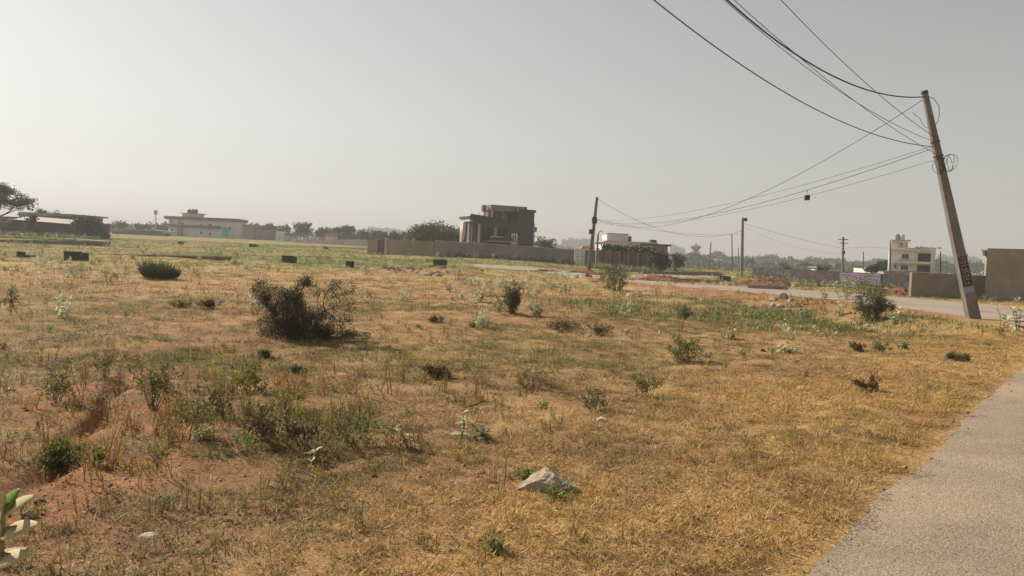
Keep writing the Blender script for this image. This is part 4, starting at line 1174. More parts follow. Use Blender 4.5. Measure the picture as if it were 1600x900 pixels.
# ------------------------------------------------------------------ far apartment blocks
def apartments(px0, px1, tops, Y, label, storey=3.2, bay=6.0):
    g = ground_at((px0 + px1) / 2, Y); k = mpp(Y)
    t = thing("apartment_block", label, "apartment block", g)
    n = len(tops)
    for q, tp in enumerate(tops):
        a = px0 + (px1 - px0) * q / n; b = px0 + (px1 - px0) * (q + 1) / n
        xa, xb = (a - (px0 + px1) / 2) * k, (b - (px0 + px1) / 2) * k
        h = float(at((a + b) / 2, tp, Y)[2] - g[2])
        tw = MB().box(xa, xb + .05 * (1 - 2 * (q % 2)), (q % 2) * 3, 26, -5, h).build("tower", M_FARB, t)
        ns = int(h / storey); nb = max(2, int((xb - xa) / bay))
        wm = MB()
        y0 = (q % 2) * 3
        for s in range(1, ns):
            for c in range(nb):
                wx = xa + (xb - xa) * (c + .25) / nb
                wm.box(wx, wx + (xb - xa) / nb * .5, y0 - .25, y0 - .01, s * storey + .6, s * storey + 2.3)
        if wm.v: tag(wm.build("windows", M_GLASS, tw), kind="stuff")
        MB().box(xa + (xb - xa) * .3, xa + (xb - xa) * .6, y0 + 3, y0 + 9, h + .01, h + 1.4).build("lift_room", M_FARB, t)
    return t
apartments(562, 632, [358, 355, 357, 356.5, 358, 361], 1050, "hazy pale apartment blocks above the trees left of the dark house")
apartments(877, 948, [375, 372, 374, 373, 373, 376, 374], 980, "hazy grey apartment blocks between the middle pole and dark house")
apartments(1046, 1070, [382, 385, 388], 1000, "hazy apartment tower left of the mushroom water tower")
apartments(1463, 1536, [399.5, 398.5, 401, 399.5, 402, 400, 401.5, 404], 820, "hazy apartment towers seen right of the cream house")

# ------------------------------------------------------------------ water tower
Yt = 420.0
gt_ = ground_at(1086, Yt); kt = mpp(Yt)
wt = thing("water_tower", "mushroom shaped concrete water tower on the hazy horizon", "water tower", gt_)
zt_ = lambda py: float(at(1086, py, Yt)[2] - gt_[2])
M_TOWER = mat("tower_concrete", (.24, .21, .19), (.19, .17, .15), .2, .9)
MB().lathe([(1.7, 0), (1.4, zt_(397)), (1.35, zt_(391)), (1.6, zt_(389))], 16).build("shaft", M_TOWER, wt)
MB().lathe([(1.62, zt_(389) + .01), (2.9, zt_(386.0)), (3.1, zt_(385)), (2.7, zt_(384.5)), (1.5, zt_(383.2)), (.8, zt_(382.6)), (.8, zt_(381.6)), (.2, zt_(381.2))], 20).build("tank_bowl", M_TOWER, wt)
for k in range(8):
    an = k * math.pi / 4
    MB().tube([(1.36 * math.cos(an), 1.36 * math.sin(an), zt_(392)), (2.5 * math.cos(an), 2.5 * math.sin(an), zt_(387.5))], .12, 5).build("strut", M_TOWER, wt)

# ------------------------------------------------------------------ precast fence on the right horizon
M_PRE = mat("precast_concrete", (.33, .32, .30), (.27, .26, .245), .5, .95)
f0, f1 = ground_at(1058, 168), ground_at(1345, 142)
pf = thing("precast_fence", "long hazy grey precast panel fence along the right horizon", "fence", f0)
d = (f1 - f0)[:2]; Lf = np.linalg.norm(d); u = d / Lf; npan = 32
hf = top_h(1058, 407.8, 168)
pan_me = None; post_me = None
for k in range(npan + 1):
    q = f0[:2] + u * Lf * k / npan; zz = gz1(*q) - f0[2]
    if post_me is None:
        o = MB().box(-.1, .1, -.1, .1, -.4, hf + .12).build("post", M_PRE, pf); post_me = o.data
    else:
        o = bpy.data.objects.new("post", post_me); COL.objects.link(o); o.parent = pf
    o.location = (q[0] - f0[0], q[1] - f0[1], zz); o.rotation_euler = (0, 0, math.atan2(u[1], u[0]))
    if k == npan: break
    w = Lf / npan
    for s in range(3):
        if pan_me is None:
            o = MB().box(.101, w - .101, -.03, .03, -.2, hf / 3 - .02).build("panel", M_PRE, pf); pan_me = o.data
        else:
            o = bpy.data.objects.new("panel", pan_me); COL.objects.link(o); o.parent = pf
        o.location = (q[0] - f0[0], q[1] - f0[1], zz + s * hf / 3); o.rotation_euler = (0, 0, math.atan2(u[1], u[0]))
gq = ground_at(1300, 128)
lh = thing("grey_hut", "low grey hut with flat roof behind the black slogan wall", "hut", gq)
hq = float(at(1300, 417.5, 128)[2] - gq[2])
MB().box(-2.5, 1.5, 0, 3, 0, hq - .2).build("wall", M_CONCL, lh); MB().box(-2.8, 1.8, -.3, 3.3, hq - .198, hq).build("roof_slab", M_CONC, lh)
gq = ground_at(1352, 118)
lw = wall_line("pale_wall", "pale low wall between the grey hut and cream house", "wall", ground_at(1334, 122), ground_at(1384, 112), top_h(1334, 418.5, 122), top_h(1384, 421.5, 112), .2, M_OFFW, hn=4)

# ------------------------------------------------------------------ trees
LEAF_DK = leaf_mat("tree_leaf_dark", (.060, .080, .028), (.040, .055, .020), .25, .5)
LEAF_MD = leaf_mat("tree_leaf_mid", (.115, .150, .050), (.075, .100, .035), .28, .5)
LEAF_OL = leaf_mat("tree_leaf_olive", (.075, .085, .035), (.050, .058, .026), .25, .5)
LEAF_BR = leaf_mat("shrub_leaf_bright", (.16, .21, .05), (.10, .14, .035), .3, 3)

def crown(r, blobs, n, leaf, m, parent, name="crown", flat=1.0):
    """leaf clumps over a set of lumpy blobs (x,y,z,rx,ry,rz)"""
    vol = np.array([b[3] * b[4] * b[5] for b in blobs]); vol = vol ** .67; vol /= vol.sum()
    C = []
    for b, w in zip(blobs, vol):
        k = max(4, int(n * w))
        ncl = max(3, k // 14)
        d = unit(r.normal(size=(ncl, 3))); d[:, 2] = np.where(d[:, 2] < -.35, -d[:, 2] * .6, d[:, 2])
        rad = r.uniform(.45, 1.05, ncl) ** .6
        cc_ = np.array(b[:3]) + d * rad[:, None] * np.array(b[3:6])
        idx = r.integers(0, ncl, k)
        sp = min(b[3:6]) * .26
        C.append(cc_[idx] + r.normal(size=(k, 3)) * sp * np.array([1, 1, .55]))
    C = np.concatenate(C)
    D_ = r.normal(size=C.shape) * np.array([1, 1, .7 * flat])
    v, f = leaf_quads(C, D_, leaf * r.uniform(.6, 1.4, len(C)), leaf * .62 * r.uniform(.7, 1.3, len(C)), r)
    return np_mesh(name, v, f, m, parent)

def limbs(r, h, rad, blobs, m, parent, base=(0, 0, 0)):
    t = MB()
    fork = np.array(base) + np.array([r.normal() * .05 * h, r.normal() * .05 * h, h])
    t.tube([base, tuple((np.array(base) + fork) / 2 + np.array([r.normal() * .03 * h, 0, 0])), tuple(fork)], [rad, rad * .8, rad * .65], 7)
    for b in blobs:
        e = np.array(b[:3]); mid = (fork + e) / 2 + np.array([r.normal(), r.normal(), 0]) * .06 * np.linalg.norm(e - fork)
        t.tube([tuple(fork), tuple(mid), tuple(e)], [rad * .55, rad * .35, rad * .12], 5)
    return t.build("trunk", m, parent)

def tree(px, Y, wpx, ytop, label, m=None, n=1500, seed=1, lobes=7, leaf=None, trunk_frac=.25, group=None, name="tree", flat=1.0, ybase=None):
    r = np.random.default_rng(seed)
    g = ground_at(px, Y); k = mpp(Y)
    H = float(at(px, ytop, Y)[2] - g[2]); W = wpx * k
    t = thing(name, label, "tree", g, 0, group)
    th = H * trunk_frac
    blobs = []
    ch = H - th
    for q in range(lobes):
        an = 2 * math.pi * q / lobes + r.uniform(-.4, .4); rad = W * .5 * r.uniform(.45, .72)
        rz = ch * r.uniform(.26, .40); zz = th + rz * .8 + (ch - 1.8 * rz) * r.uniform(0, .9)
        blobs.append((rad * math.cos(an), rad * math.sin(an) * .8, zz, W * .5 * r.uniform(.30, .48), W * .5 * r.uniform(.3, .45), rz))
    blobs.append((r.normal() * W * .05, 0, H - ch * .36, W * .30, W * .28, ch * .36))
    blobs.append((r.normal() * W * .1, 0, th + ch * .3, W * .30, W * .28, ch * .3))
    leaf = leaf or max(.22, 2.0 * k)
    limbs(r, th * 1.1, max(.10, H * .028), blobs[:5], M_BARK, t)
    crown(r, blobs, n, leaf, m or LEAF_MD, t, flat=flat)
    return t

# big tree behind the wall, neighbours
tree(676, 134, 104, 347.5, "broad green tree behind the tan wall left of the dark house", LEAF_MD, 10000, 21, 12, .36, .12)
tree(716, 140, 40, 356, "lower green tree squeezed between broad tree and dark house", LEAF_MD, 1800, 22, 6, .34, .12)
tree(850, 130, 40, 369.5, "loose green tree right of the dark house above the wall", LEAF_OL, 1500, 23, 6, .30, .15)
# row behind the long white building to the gate
for i_, (px, w, yt, Y, lb) in enumerate([
    (396, 24, 349, 290, "hazy round tree just right of the grey block building"),
    (418, 34, 350, 285, "hazy tree left behind the small white house"),
    (442, 26, 350.5, 280, "hazy tree straight above the small white house"),
    (474, 33, 347, 270, "tall rounded tree standing out right of the small white house"),
    (506, 29, 355, 275, "low hazy tree between the tall rounded tree and red roof"),
    (529, 20, 353.5, 268, "hazy tree just above the pale red roof"),
    (543, 26, 351.5, 262, "dark rounded tree right above the red roof house annexe"),
    (568, 24, 361, 250, "low hazy tree left of the pale apartment blocks' foot"),
    (592, 30, 360.5, 235, "dark low tree directly above the maroon gate"),
    (618, 26, 364, 200, "low dull tree between maroon gate and broad green tree")]):
    tree(px, Y, w, yt, lb, LEAF_DK if i_ % 3 else LEAF_OL, 1100, 40 + i_, 6, .8, .18, "trees in the hazy row behind the field")
for i_, (px, w, yt, Y, lb) in enumerate([
    (190, 24, 347.5, 270, "hazy round tree behind the low grey shed"),
    (222, 26, 350, 275, "hazy tree left of the mast behind low shed"),
    (250, 22, 351.5, 280, "hazy tree between mast and long white building"),
    (170, 18, 351, 262, "hazy small tree above the faded red canopy")]):
    tree(px, Y, w, yt, lb, LEAF_DK, 700, 60 + i_, 5, .8, .18, "trees in the hazy row behind the field")
# trees among the sheds
tree(138, 131, 46, 335, "leafy dark tree growing over the right end of the sheds", LEAF_DK, 2600, 71, 8, .38, .1)
tree(152, 129, 26, 352, "low dark bush tree at the right end of the sheds", LEAF_DK, 1100, 72, 6, .34, .05)
tree(48, 133, 22, 333.5, "small tree growing in front of the blue grey shed", LEAF_DK, 900, 73, 5, .34, .3)
tree(64, 158, 24, 325, "dark rounded treetop peeping over the blue grey shed", LEAF_DK, 900, 74, 5, .36, .3)
tree(91, 160, 24, 327, "sparse thin treetop above the pinkish shed roof", LEAF_OL, 220, 75, 5, .36, .35)
tree(164, 132, 14, 364, "small bush tree by the gate frame at the sheds", LEAF_DK, 500, 76, 5, .3, .02)
tree(260, 235, 14, 365, "small round green bush before the long white building", LEAF_MD, 350, 77, 5, .6, .05)

# flat topped acacia at the left edge
def umbrella(px, Y, wpx, ytop, ylow, label, seed):
    r = np.random.default_rng(seed); g = ground_at(px, Y); k = mpp(Y)
    H = float(at(px, ytop, Y)[2] - g[2]); Lw = float(at(px, ylow, Y)[2] - g[2]); W = wpx * k
    t = thing("acacia_tree", label, "tree", g)
    blobs = []
    for q in range(26):
        a_ = r.uniform(0, 6.283); rad = W * .5 * math.sqrt(r.uniform(.02, .80)); e_ = rad / (W * .5)
        z = H - (H - Lw) * (.15 + .75 * e_ ** 1.3) * r.uniform(.7, 1.1)
        blobs.append((rad * math.cos(a_), rad * math.sin(a_), z, W * .15, W * .15, (H - Lw) * .22))
    limbs(r, Lw * .55, .28, blobs[:12], M_BARK, t)
    crown(r, blobs, 17000, .30, LEAF_OL, t, flat=.35)
umbrella(-22, 118, 116, 282, 334, "spreading flat topped acacia tree at the left edge", 81)

# creepers on the brown wall and tree at its right end
def hedge(name, label, cat, p0, p1, h, wid, drop, n, leaf, m, seed):
    r = np.random.default_rng(seed); p0 = np.array(p0); p1 = np.array(p1)
    t = thing(name, label, cat, p0)
    s = r.uniform(size=n) ; q = (p1 - p0)[None] * s[:, None]
    C = q + np.column_stack([r.normal(size=n) * wid * .4, r.normal(size=n) * wid * .3, h - np.abs(r.normal(size=n)) * drop * vn(s * 40, s * 0, 3., seed) + .35 * r.uniform(size=n)])
    v, f = leaf_quads(C, r.normal(size=(n, 3)), leaf * r.uniform(.6, 1.4, n), leaf * .6, r)
    np_mesh("foliage", v, f, m, t)
    st = MB()
    for k in range(10):
        a_ = p0 + (p1 - p0) * (k + .5) / 10 - p0
        st.tube([(a_[0], a_[1] + .2, -.2), (a_[0] + r.normal() * .3, a_[1] + .2, h * .6), (a_[0] + r.normal() * .5, a_[1], h)], [.05, .04, .02], 4)
    st.build("stem", M_BARK, t)
    return t
hedge("creeper", "green creepers spilling over the brown wall before the white building", "creeper", gp(940, YW - 6), gp(1022, YW - 11), top_h(980, 388.5, YW - 8), .5, 1.1, 1500, .34, LEAF_OL, 91)
tree(1030, 91, 34, 392, "dense dark green tree at the right end of creeper wall", LEAF_OL, 1800, 92, 7, .3, .02)
tree(1056, 97, 22, 394, "pale green roundish bush tree right of the creeper wall", LEAF_MD, 700, 93, 6, .3, .03)
tree(1060, 175, 22, 397.5, "dark rounded tree below the hazy apartment tower", LEAF_DK, 700, 94, 6, .5, .1)
tree(1086, 400, 30, 393, "dark tree clump at the foot of the water tower", LEAF_DK, 900, 95, 6, 1.1, .05)
tree(1366, 112, 30, 411.5, "spreading green tree left of the cream house", LEAF_DK, 1500, 96, 7, .28, .3, flat=.5)
tree(1381, 135, 20, 406, "hazy tree half hidden behind the cream house", LEAF_DK, 700, 97, 5, .4, .2)
tree(1493, 150, 9, 417, "small bright yellow green tree above low wall beside pole", LEAF_BR, 350, 98, 5, .3, .2)
for i_, (px, w, yt, Y, lb) in enumerate([
    (1107, 14, 405, 300, "small hazy tree just right of the water tower"),
    (1125, 22, 408, 380, "low hazy tree behind the thin slanting pole"),
    (1172, 14, 404, 300, "square topped hazy tree right of the tall street pole"),
    (1198, 26, 410, 340, "low hazy tree above the left end of the slogan wall"),
    (1222, 22, 409, 300, "hazy tree above the faded letters of the slogan wall"),
    (1258, 30, 411, 260, "hazy tree above the pink panel of the slogan wall"),
    (1285, 24, 412, 270, "hazy tree behind the low grey hut"),
    (1312, 20, 413, 290, "hazy tree just left of the crossarm pole"),
    (1340, 22, 415, 280, "low hazy tree right of the crossarm pole")]):
    tree(px, Y, w, yt, lb, LEAF_DK if i_ % 2 else LEAF_MD, 500, 110 + i_, 5, .9, .12, "trees along the right horizon")
tree(1228, 122, 26, 412, "pale feathery green tree behind the slogan wall's left end", LEAF_MD, 450, 131, 6, .3, .08)
tree(1283, 108, 22, 414, "pale feathery green tree behind the slogan wall's middle", LEAF_MD, 400, 132, 6, .3, .08)
# far woods that read as one mass
def woods(name, label, pxs, Y, hh, n, leaf, m, seed):
    r = np.random.default_rng(seed)
    px = r.uniform(pxs[0], pxs[1], n); Yv = Y + r.uniform(-.08, .08, n) * Y
    x = (px - 800) / FPX * Yv
    z = gz(x, Yv)
    prof = .35 + .75 * fbm(px, px * 0, 26., seed, 3) 
    h_ = hh * prof * r.uniform(0, 1, n) ** .6
    C = np.column_stack([x, Yv, z + h_])
    v, f = leaf_quads(C, r.normal(size=(n, 3)), leaf * r.uniform(.6, 1.5, n), leaf * .7, r)
    o = np_mesh(name, v, f, m, None); tag(o, label, None, None, "stuff")
woods("far_woods", "hazy mass of far trees along the right horizon", (1060, 1480), 480, 8.0, 7000, 1.5, LEAF_DK, 141)
woods("far_woods", "hazy mass of far trees behind the left field", (150, 640), 400, 7.5, 6000, 1.3, LEAF_DK, 142)
woods("far_woods", "hazy trees behind the wall at the right edge", (1455, 1760), 330, 7.5, 4500, 1.1, LEAF_DK, 143)
woods("far_woods", "hazy mass of far trees behind the middle compounds", (640, 1060), 600, 8.0, 4000, 1.7, LEAF_DK, 144)

# ------------------------------------------------------------------ utility poles
def mast(name, label, px_base, py_base, px_top, py_top, Y=None, w0=.2, w1=.12, m=None, square=True, dy=0.0, group=None, sink=.4):
    """leaning pole from ground to the point seen at the top; returns thing, base, top(world)"""
    if Y is None:
        b = np.array(hit(px_base, py_base)); Y = b[1]
    else: b = ground_at(px_base, Y)
    tp = at(px_top, py_top, Y + dy)
    t = thing(name, label, "utility pole", b, 0, group)
    ax = Vector(tp - b); L_ = ax.length
    mb = MB(); n = 4 if square else 8
    q = Vector((0, 0, 1)).rotation_difference(ax.normalized())
    vs = []
    for z, w in ((-sink, w0), (L_ * .5, (w0 + w1) / 2), (L_, w1)):
        for k in range(n):
            if square: o = [(-.5, -.32), (.5, -.32), (.5, .32), (-.5, .32)][k]; o = (o[0] * w, o[1] * w)
            else: o = (math.cos(k * 2 * math.pi / n) * w / 2, math.sin(k * 2 * math.pi / n) * w / 2)
            vs.append(tuple(q @ Vector((o[0], o[1], z))))
    fs = [(i * n + k, i * n + (k + 1) % n, (i + 1) * n + (k + 1) % n, (i + 1) * n + k) for i in range(2) for k in range(n)] + [tuple(range(n))[::-1], tuple(range(2 * n, 3 * n))]
    mb.add(vs, fs); s = mb.build("shaft", m or M_POLE, t)
    return t, b, tp, q, L_
M_POLE = mat("weathered_concrete_pole", (.225, .205, .185), (.155, .14, .125), 2.5, .95, .4, 30, (.3, .7), (.17, .14, .115), .7)
pole, pb_, pt_, pq, pL = mast("utility_pole", "tall concrete pole leaning left beside the road at right", 1521, 498, 1444, 141.5, None, .40, .165, M_POLE)
# make its section: width along the view, turn it slightly so the lit side shows
pole.rotation_euler = (0, 0, 0)
def pole_pt(f, off=(0, 0)):                # local point at fraction f of the shaft length
    return pq @ Vector((off[0], off[1], pL * f))
def pole_w(f): return .40 + (.165 - .40) * f
def band(f0, f1, name, m, grow=.012, front_only=False):
    mb = MB(); vs = []
    for f in (f0, f1):
        w = pole_w(f) + grow * 2
        if front_only: o4 = [(-w * .5 + .015, -w * .32 - .004), (w * .5 - .02, -w * .32 - .004), (w * .5 - .02, -w * .30), (-w * .5 + .015, -w * .30)]
        else: o4 = [(-w * .5, -w * .32), (w * .5, -w * .32), (w * .5, w * .32), (-w * .5, w * .32)]
        vs += [tuple(pole_pt(f, o)) for o in o4]
    mb.add(vs, [(0, 1, 5, 4), (1, 2, 6, 5), (2, 3, 7, 6), (3, 0, 4, 7), (3, 2, 1, 0), (4, 5, 6, 7)])
    return mb.build(name, m, pole)
fpy = lambda py: (498 - py) / (498 - 141.5)
bandp = band(fpy(446), fpy(400), "painted_band", mat("black_stencil", (.035, .033, .032), (.06, .055, .05), 5, .9), .002, True)
lm = MB(); lr3 = np.random.default_rng(4)
M_PALE = mat("pale_stencil", (.33, .28, .23), None, 5, .9)
for k in range(8):
    f = fpy(443 - k * 5.4); w = pole_w(f)
    def pb2(x0, x1, g0, g1):
        vs = []
        for ff in (f + g0, f + g1):
            ww = pole_w(ff)
            vs += [tuple(pole_pt(ff, (x0 * ww, -ww * .32 - .013))), tuple(pole_pt(ff, (x1 * ww, -ww * .32 - .013))), tuple(pole_pt(ff, (x1 * ww, -ww * .32 - .007))), tuple(pole_pt(ff, (x0 * ww, -ww * .32 - .007)))]
        lm.add(vs, [(0, 1, 5, 4), (1, 2, 6, 5), (2, 3, 7, 6), (3, 0, 4, 7), (3, 2, 1, 0), (4, 5, 6, 7)])
    kind = k % 4
    hh_ = .0105
    if kind == 0: pb2(-.30, .34, 0, .003); pb2(-.30, -.2, .0031, hh_); pb2(.05, .15, .0031, hh_)
    elif kind == 1: pb2(-.32, .36, .004, .007); pb2(-.05, .05, .0071, hh_)
    elif kind == 2: pb2(-.33, .3, 0, .003); pb2(-.33, .3, .0075, hh_); pb2(.2, .3, .0031, .0074)
    else: pb2(-.28, .36, .0075, hh_); pb2(-.1, 0, 0, .0074); pb2(.2, .3, 0, .0074)
tag(lm.build("stencil_marks", M_PALE, bandp), kind="stuff")
band(fpy(456), fpy(447.5), "notice", mat("blue_notice", (.22, .27, .38), (.30, .33, .38), 9, .7), .003, True)
for py in (221, 243): band(fpy(py + 1.2), fpy(py - 1.2), "clamp", M_IRON, .02)
band(fpy(146.5), fpy(143), "clamp", M_IRON, .012)
# coil of spare cable
cm = MB()
for k in range(5):
    c0 = pole_pt(fpy(257), ((-.16 if k % 2 else .17) + .03 * k, -.10 - .02 * k)); R_ = .20 + .03 * lr3.uniform()
    pts = [c0 + Vector((R_ * math.cos(a) * .8, .06 * math.sin(2 * a + k), R_ * 1.25 * math.sin(a))) for a in np.linspace(0, 2 * math.pi * .97, 22)]
    cm.tube(pts, .009, 4)
tag(cm.build("cable_coil", M_WIRE, pole), kind="stuff")
lp = MB()
a0 = pole_pt(fpy(151), (.08, 0)); 
lp.tube([a0 + Vector(p) for p in ((0, 0, 0), (.22, 0, -.08), (.40, 0, -.32), (.43, 0, -.62), (.38, 0, -.85), (.30, 0, -.98))], .011, 5)
lp.build("jumper_cable", M_WIRE, pole)
lp = MB(); a0 = pole_pt(fpy(172), (-.55, 0))
lp.tube([a0 + Vector(p) for p in ((0, 0, .07), (.12, 0, -.05), (.25, 0, -.12), (.36, 0, -.32), (.50, 0, -.44), (.62, 0, -.42))], .008, 5)
lp.build("jumper_cable", M_WIRE, pole)
def hardware(t, b, tp, spec):
    ax = Vector(tp - b)
    for (f, dx, s) in spec:
        c = ax * f
        MB().box(c.x + dx - s, c.x + dx + s, c.y - .16, c.y + .12, c.z - s * 1.2, c.z + s * 1.2).build("insulator_box", M_IRON, t)
pole2, b2, t2, _, _ = mast("utility_pole", "grey pole leaning right beside the road near the brown walls", 919.5, 428, 933, 308, None, .36, .22, M_POLE)
hardware(pole2, b2, t2, [(.70, .0, .22), (.55, -.2, .17)])
p3, b3, t3, _, _ = mast("utility_pole", "upright pole with small top bracket left of the slogan wall", 1159, 432, 1160.5, 342, None, .34, .26, M_POLE)
MB().box(-.1, .55, -.08, .08, (t3 - b3)[2] - .28, (t3 - b3)[2] + .12).build("bracket", M_IRON, p3).location = (float(t3[0] - b3[0]), 0, 0)
p4, b4, t4, _, _ = mast("utility_pole", "pole with short crossarm rising behind the slogan wall", 1316.5, 430, 1317.5, 370, 112, .30, .24, M_POLE)
ca_ = MB().box(-.75, .75, -.06, .06, -.45, -.33).box(-.5, .8, -.05, .05, -1.0, -.9).build("crossarm", M_IRON, p4); ca_.location = tuple(t4 - b4)
hardware(p4, b4, t4, [(.62, .05, .2)])
for (pxb, Yp, pxt, pyt, w, lb) in [
    (1107.5, 150, 1111, 379, .28, "thin dark pole slanting right near the water tower"),
    (1144.3, 135, 1143.5, 366, .22, "thin straight pole just left of the bracket pole"),
    (1154, 190, 1154, 387, .22, "faint thin pole close behind the bracket pole"),
    (1349.5, 150, 1349, 393, .24, "thin pole on the horizon left of the cream house"),
    (1391, 104, 1391.5, 375.5, .20, "thin dark pole standing before the cream house"),
    (1469.5, 118, 1469.5, 393, .22, "thin pole just right of the cream house"),
    (1511, 130, 1511, 396, .20, "thin pole between leaning pole and tall wall"),
    (931.5, 96, 934.5, 366, .26, "short pole with a curved top behind the leaning middle pole"),
    (868, 160, 869, 374, .2, "thin short pole above the dark wall right of house"),
    (576, 330, 576, 354, .3, "faint mast before the pale apartment blocks")]:
    o_ = mast("thin_pole", lb, pxb, 0, pxt, pyt, Yp, w, w * .8, M_IRON if w < .27 else M_POLE, False)
    if pxb == 931.5:
        c = o_[2] - o_[1]; MB().tube([tuple(c), tuple(c + np.array([.15, 0, .35])), tuple(c + np.array([.45, 0, .45])), tuple(c + np.array([.6, 0, .25]))], .06, 5).build("curved_arm", M_IRON, o_[0])
mm_ = mast("light_mast", "tall pale mast with lamp head left of the long white building", 244, 0, 243.3, 331, 255, .42, .3, M_PRE, False)
c = mm_[2] - mm_[1]; MB().box(c[0] - .45, c[0] + .45, -.4, .4, c[2] - .9, c[2] + .5).build("lamp_head", M_TIN, mm_[0])
mm_[0]["category"] = "mast"

# ------------------------------------------------------------------ overhead cables
def cable(label, A, head, pix, rad, m=None, s_end=None, B=None, group="cables on the leaning pole"):
    """cable hanging in the vertical plane through A with horizontal heading; sag fitted to the photo"""
    A = np.array(A); h = np.array([head[0], head[1], 0.]); h /= np.linalg.norm(h)
    nrm = np.array([h[1], -h[0], 0]); C = np.array([0, 0, EYE]); S_, Z_ = [0.], [A[2]]
    for px, py in pix:
        d = ray(px, py); t = (A - C).dot(nrm) / d.dot(nrm); q = C + d * t
        S_.append((q - A).dot(h)); Z_.append(q[2])
    W_ = np.ones(len(S_)); W_[0] = 30
    if B is not None:
        S_.append((np.array(B) - A).dot(h)); Z_.append(B[2]); W_ = np.append(W_, 30)
    c = np.polyfit(S_, Z_, 2, w=W_)
    e = s_end if s_end else (max(S_) if B is None else S_[-1])
    ss = np.linspace(0, e, 60)
    pts = [tuple(h * s + np.array([0, 0, np.polyval(c, s) - A[2]])) for s in ss]
    t = MB().tube(pts, rad, 5).build("overhead_cable", m or M_WIRE)
    t.location = tuple(A)
    return tag(t, label, "cable", group)
PW = lambda f, o=(0, 0): np.array(pole.location) + np.array(pole_pt(f, o))
crop8 = lambda L_: [(1000 + a * .3755, b * .3755) for a, b in L_]
HD = (-30., -27.)
SEND = 44.0
cable("lowest cable sweeping up left across the sky from the pole's clamp", PW(fpy(228), (-.1, -.1)), HD, crop8([(40, 0), (220, 118), (480, 295), (700, 440), (900, 535), (1080, 597)]), .013, s_end=SEND)
cable("thick twisted cable sagging to the top of the leaning pole", PW(fpy(151), (-.06, -.06)), HD, crop8([(350, 0), (470, 85), (620, 200), (800, 312), (950, 380), (1050, 405)]), .020, s_end=SEND)
cable("thin cable running just under the thick twisted cable", PW(fpy(219), (-.1, -.06)), HD, crop8([(350, 0), (640, 240), (840, 385), (1000, 487)]), .008, s_end=SEND)
cable("thin cable crossing beneath the thick one to the pole's lower clamp", PW(fpy(239), (-.1, -.06)), HD, crop8([(390, 0), (620, 200), (780, 330), (1000, 500), (1120, 577)]), .008, s_end=SEND)
cable("rightmost cable dropping steeply from the top of the sky", PW(fpy(213), (-.06, -.1)), HD, crop8([(585, 0), (830, 240), (1000, 400), (1130, 505)]), .009, s_end=SEND)
T2 = lambda f: b2 + (t2 - b2) * f
def link_cable(label, A, B, pix, rad, group):
    return cable(label, A, (B - A)[:2], pix, rad, None, None, B, group)
gA_ = "cables between the two leaning poles"
crop5 = lambda L_: [(840 + a * .225, 290 + b * .225) for a, b in L_]
link_cable("cable from the leaning pole's top sagging down to the middle pole", PW(fpy(153)), T2(.72), [(1352, 208), (1225, 288), (1150, 325), (1060, 343)], .012, gA_)
link_cable("upper shallow cable between the leaning pole's clamp and middle pole", PW(fpy(226)), T2(.70), [(1318, 270), (1200, 303), (1100, 330), (1035, 335)], .008, gA_)
link_cable("darker shallow cable carrying the small hanging box", PW(fpy(229)), T2(.69), [(1338, 271), (1262, 306), (1140, 332), (1060, 343), (1000, 344)], .012, gA_)
link_cable("lowest shallow cable from the clamp above the coil to middle pole", PW(fpy(247)), T2(.66), [(1338, 280), (1270, 306), (1180, 327), (1060, 346)], .008, gA_)
gB_ = "cables from the middle pole to the bracket pole"
T3 = lambda f: b3 + (t3 - b3) * f
link_cable("cable from the middle pole's tip sagging to the bracket pole", T2(.985), T3(.80), [(975, 336), (1020, 357), (1060, 367), (1110, 365)], .014, gB_)
link_cable("lower cable from the middle pole's box to the bracket pole", T2(.72), T3(.74), [(966, 344), (1020, 358), (1065, 368), (1110, 367)], .012, gB_)
gC_ = "cables right of the bracket pole"
T4 = lambda f: b4 + (t4 - b4) * f
link_cable("dark cable from bracket pole's top to the crossarm pole", T3(.93), T4(.72), [(1190, 360), (1240, 371), (1290, 380)], .014, gC_)
link_cable("faint cable sagging deeper between bracket pole and crossarm pole", T3(.88), T4(.60), [(1190, 366), (1220, 380), (1260, 390)], .008, gC_)
cp = ground_at(1391, 104); link_cable("cable from the crossarm pole to the thin pole before cream house", T4(.72), np.array([cp[0], cp[1], float(at(1391, 388.5, 104)[2])]), [(1350, 386.5)], .014, gC_)
# the small box hanging on the cable
dcab = [o for o in COL.objects if o.get("label", "").startswith("darker shallow")][0]
vv = np.array([v.co[:] for v in dcab.data.vertices]).reshape(60, 5, 3).mean(1) + np.array(dcab.location)
pxv = []
for q in vv:
    rel = q - np.array([0, 0, EYE]); pxv.append(800 + FPX * rel.dot(RGT) / rel.dot(FWD))
hbp = vv[int(np.argmin(abs(np.array(pxv) - 1268)))]
hb_ = thing("junction_box", "small black box hanging under the cables between the poles", "junction box", hbp - np.array([0, 0, .36]))
MB().prism([(-.105, -.10), (.105, -.08), (.11, .14), (-.10, .13)], -.07, .07, 'y').build("case", M_IRON, hb_)
MB().box(-.07, .07, -.075, -.0701, -.05, .1).build("lid", M_BLACK, hb_)
for dx in (-.06, .06): MB().tube([(dx, 0, .13), (dx * .4, 0, .25), (0, 0, .36)], .007, 4).build("hanger", M_WIRE, hb_)

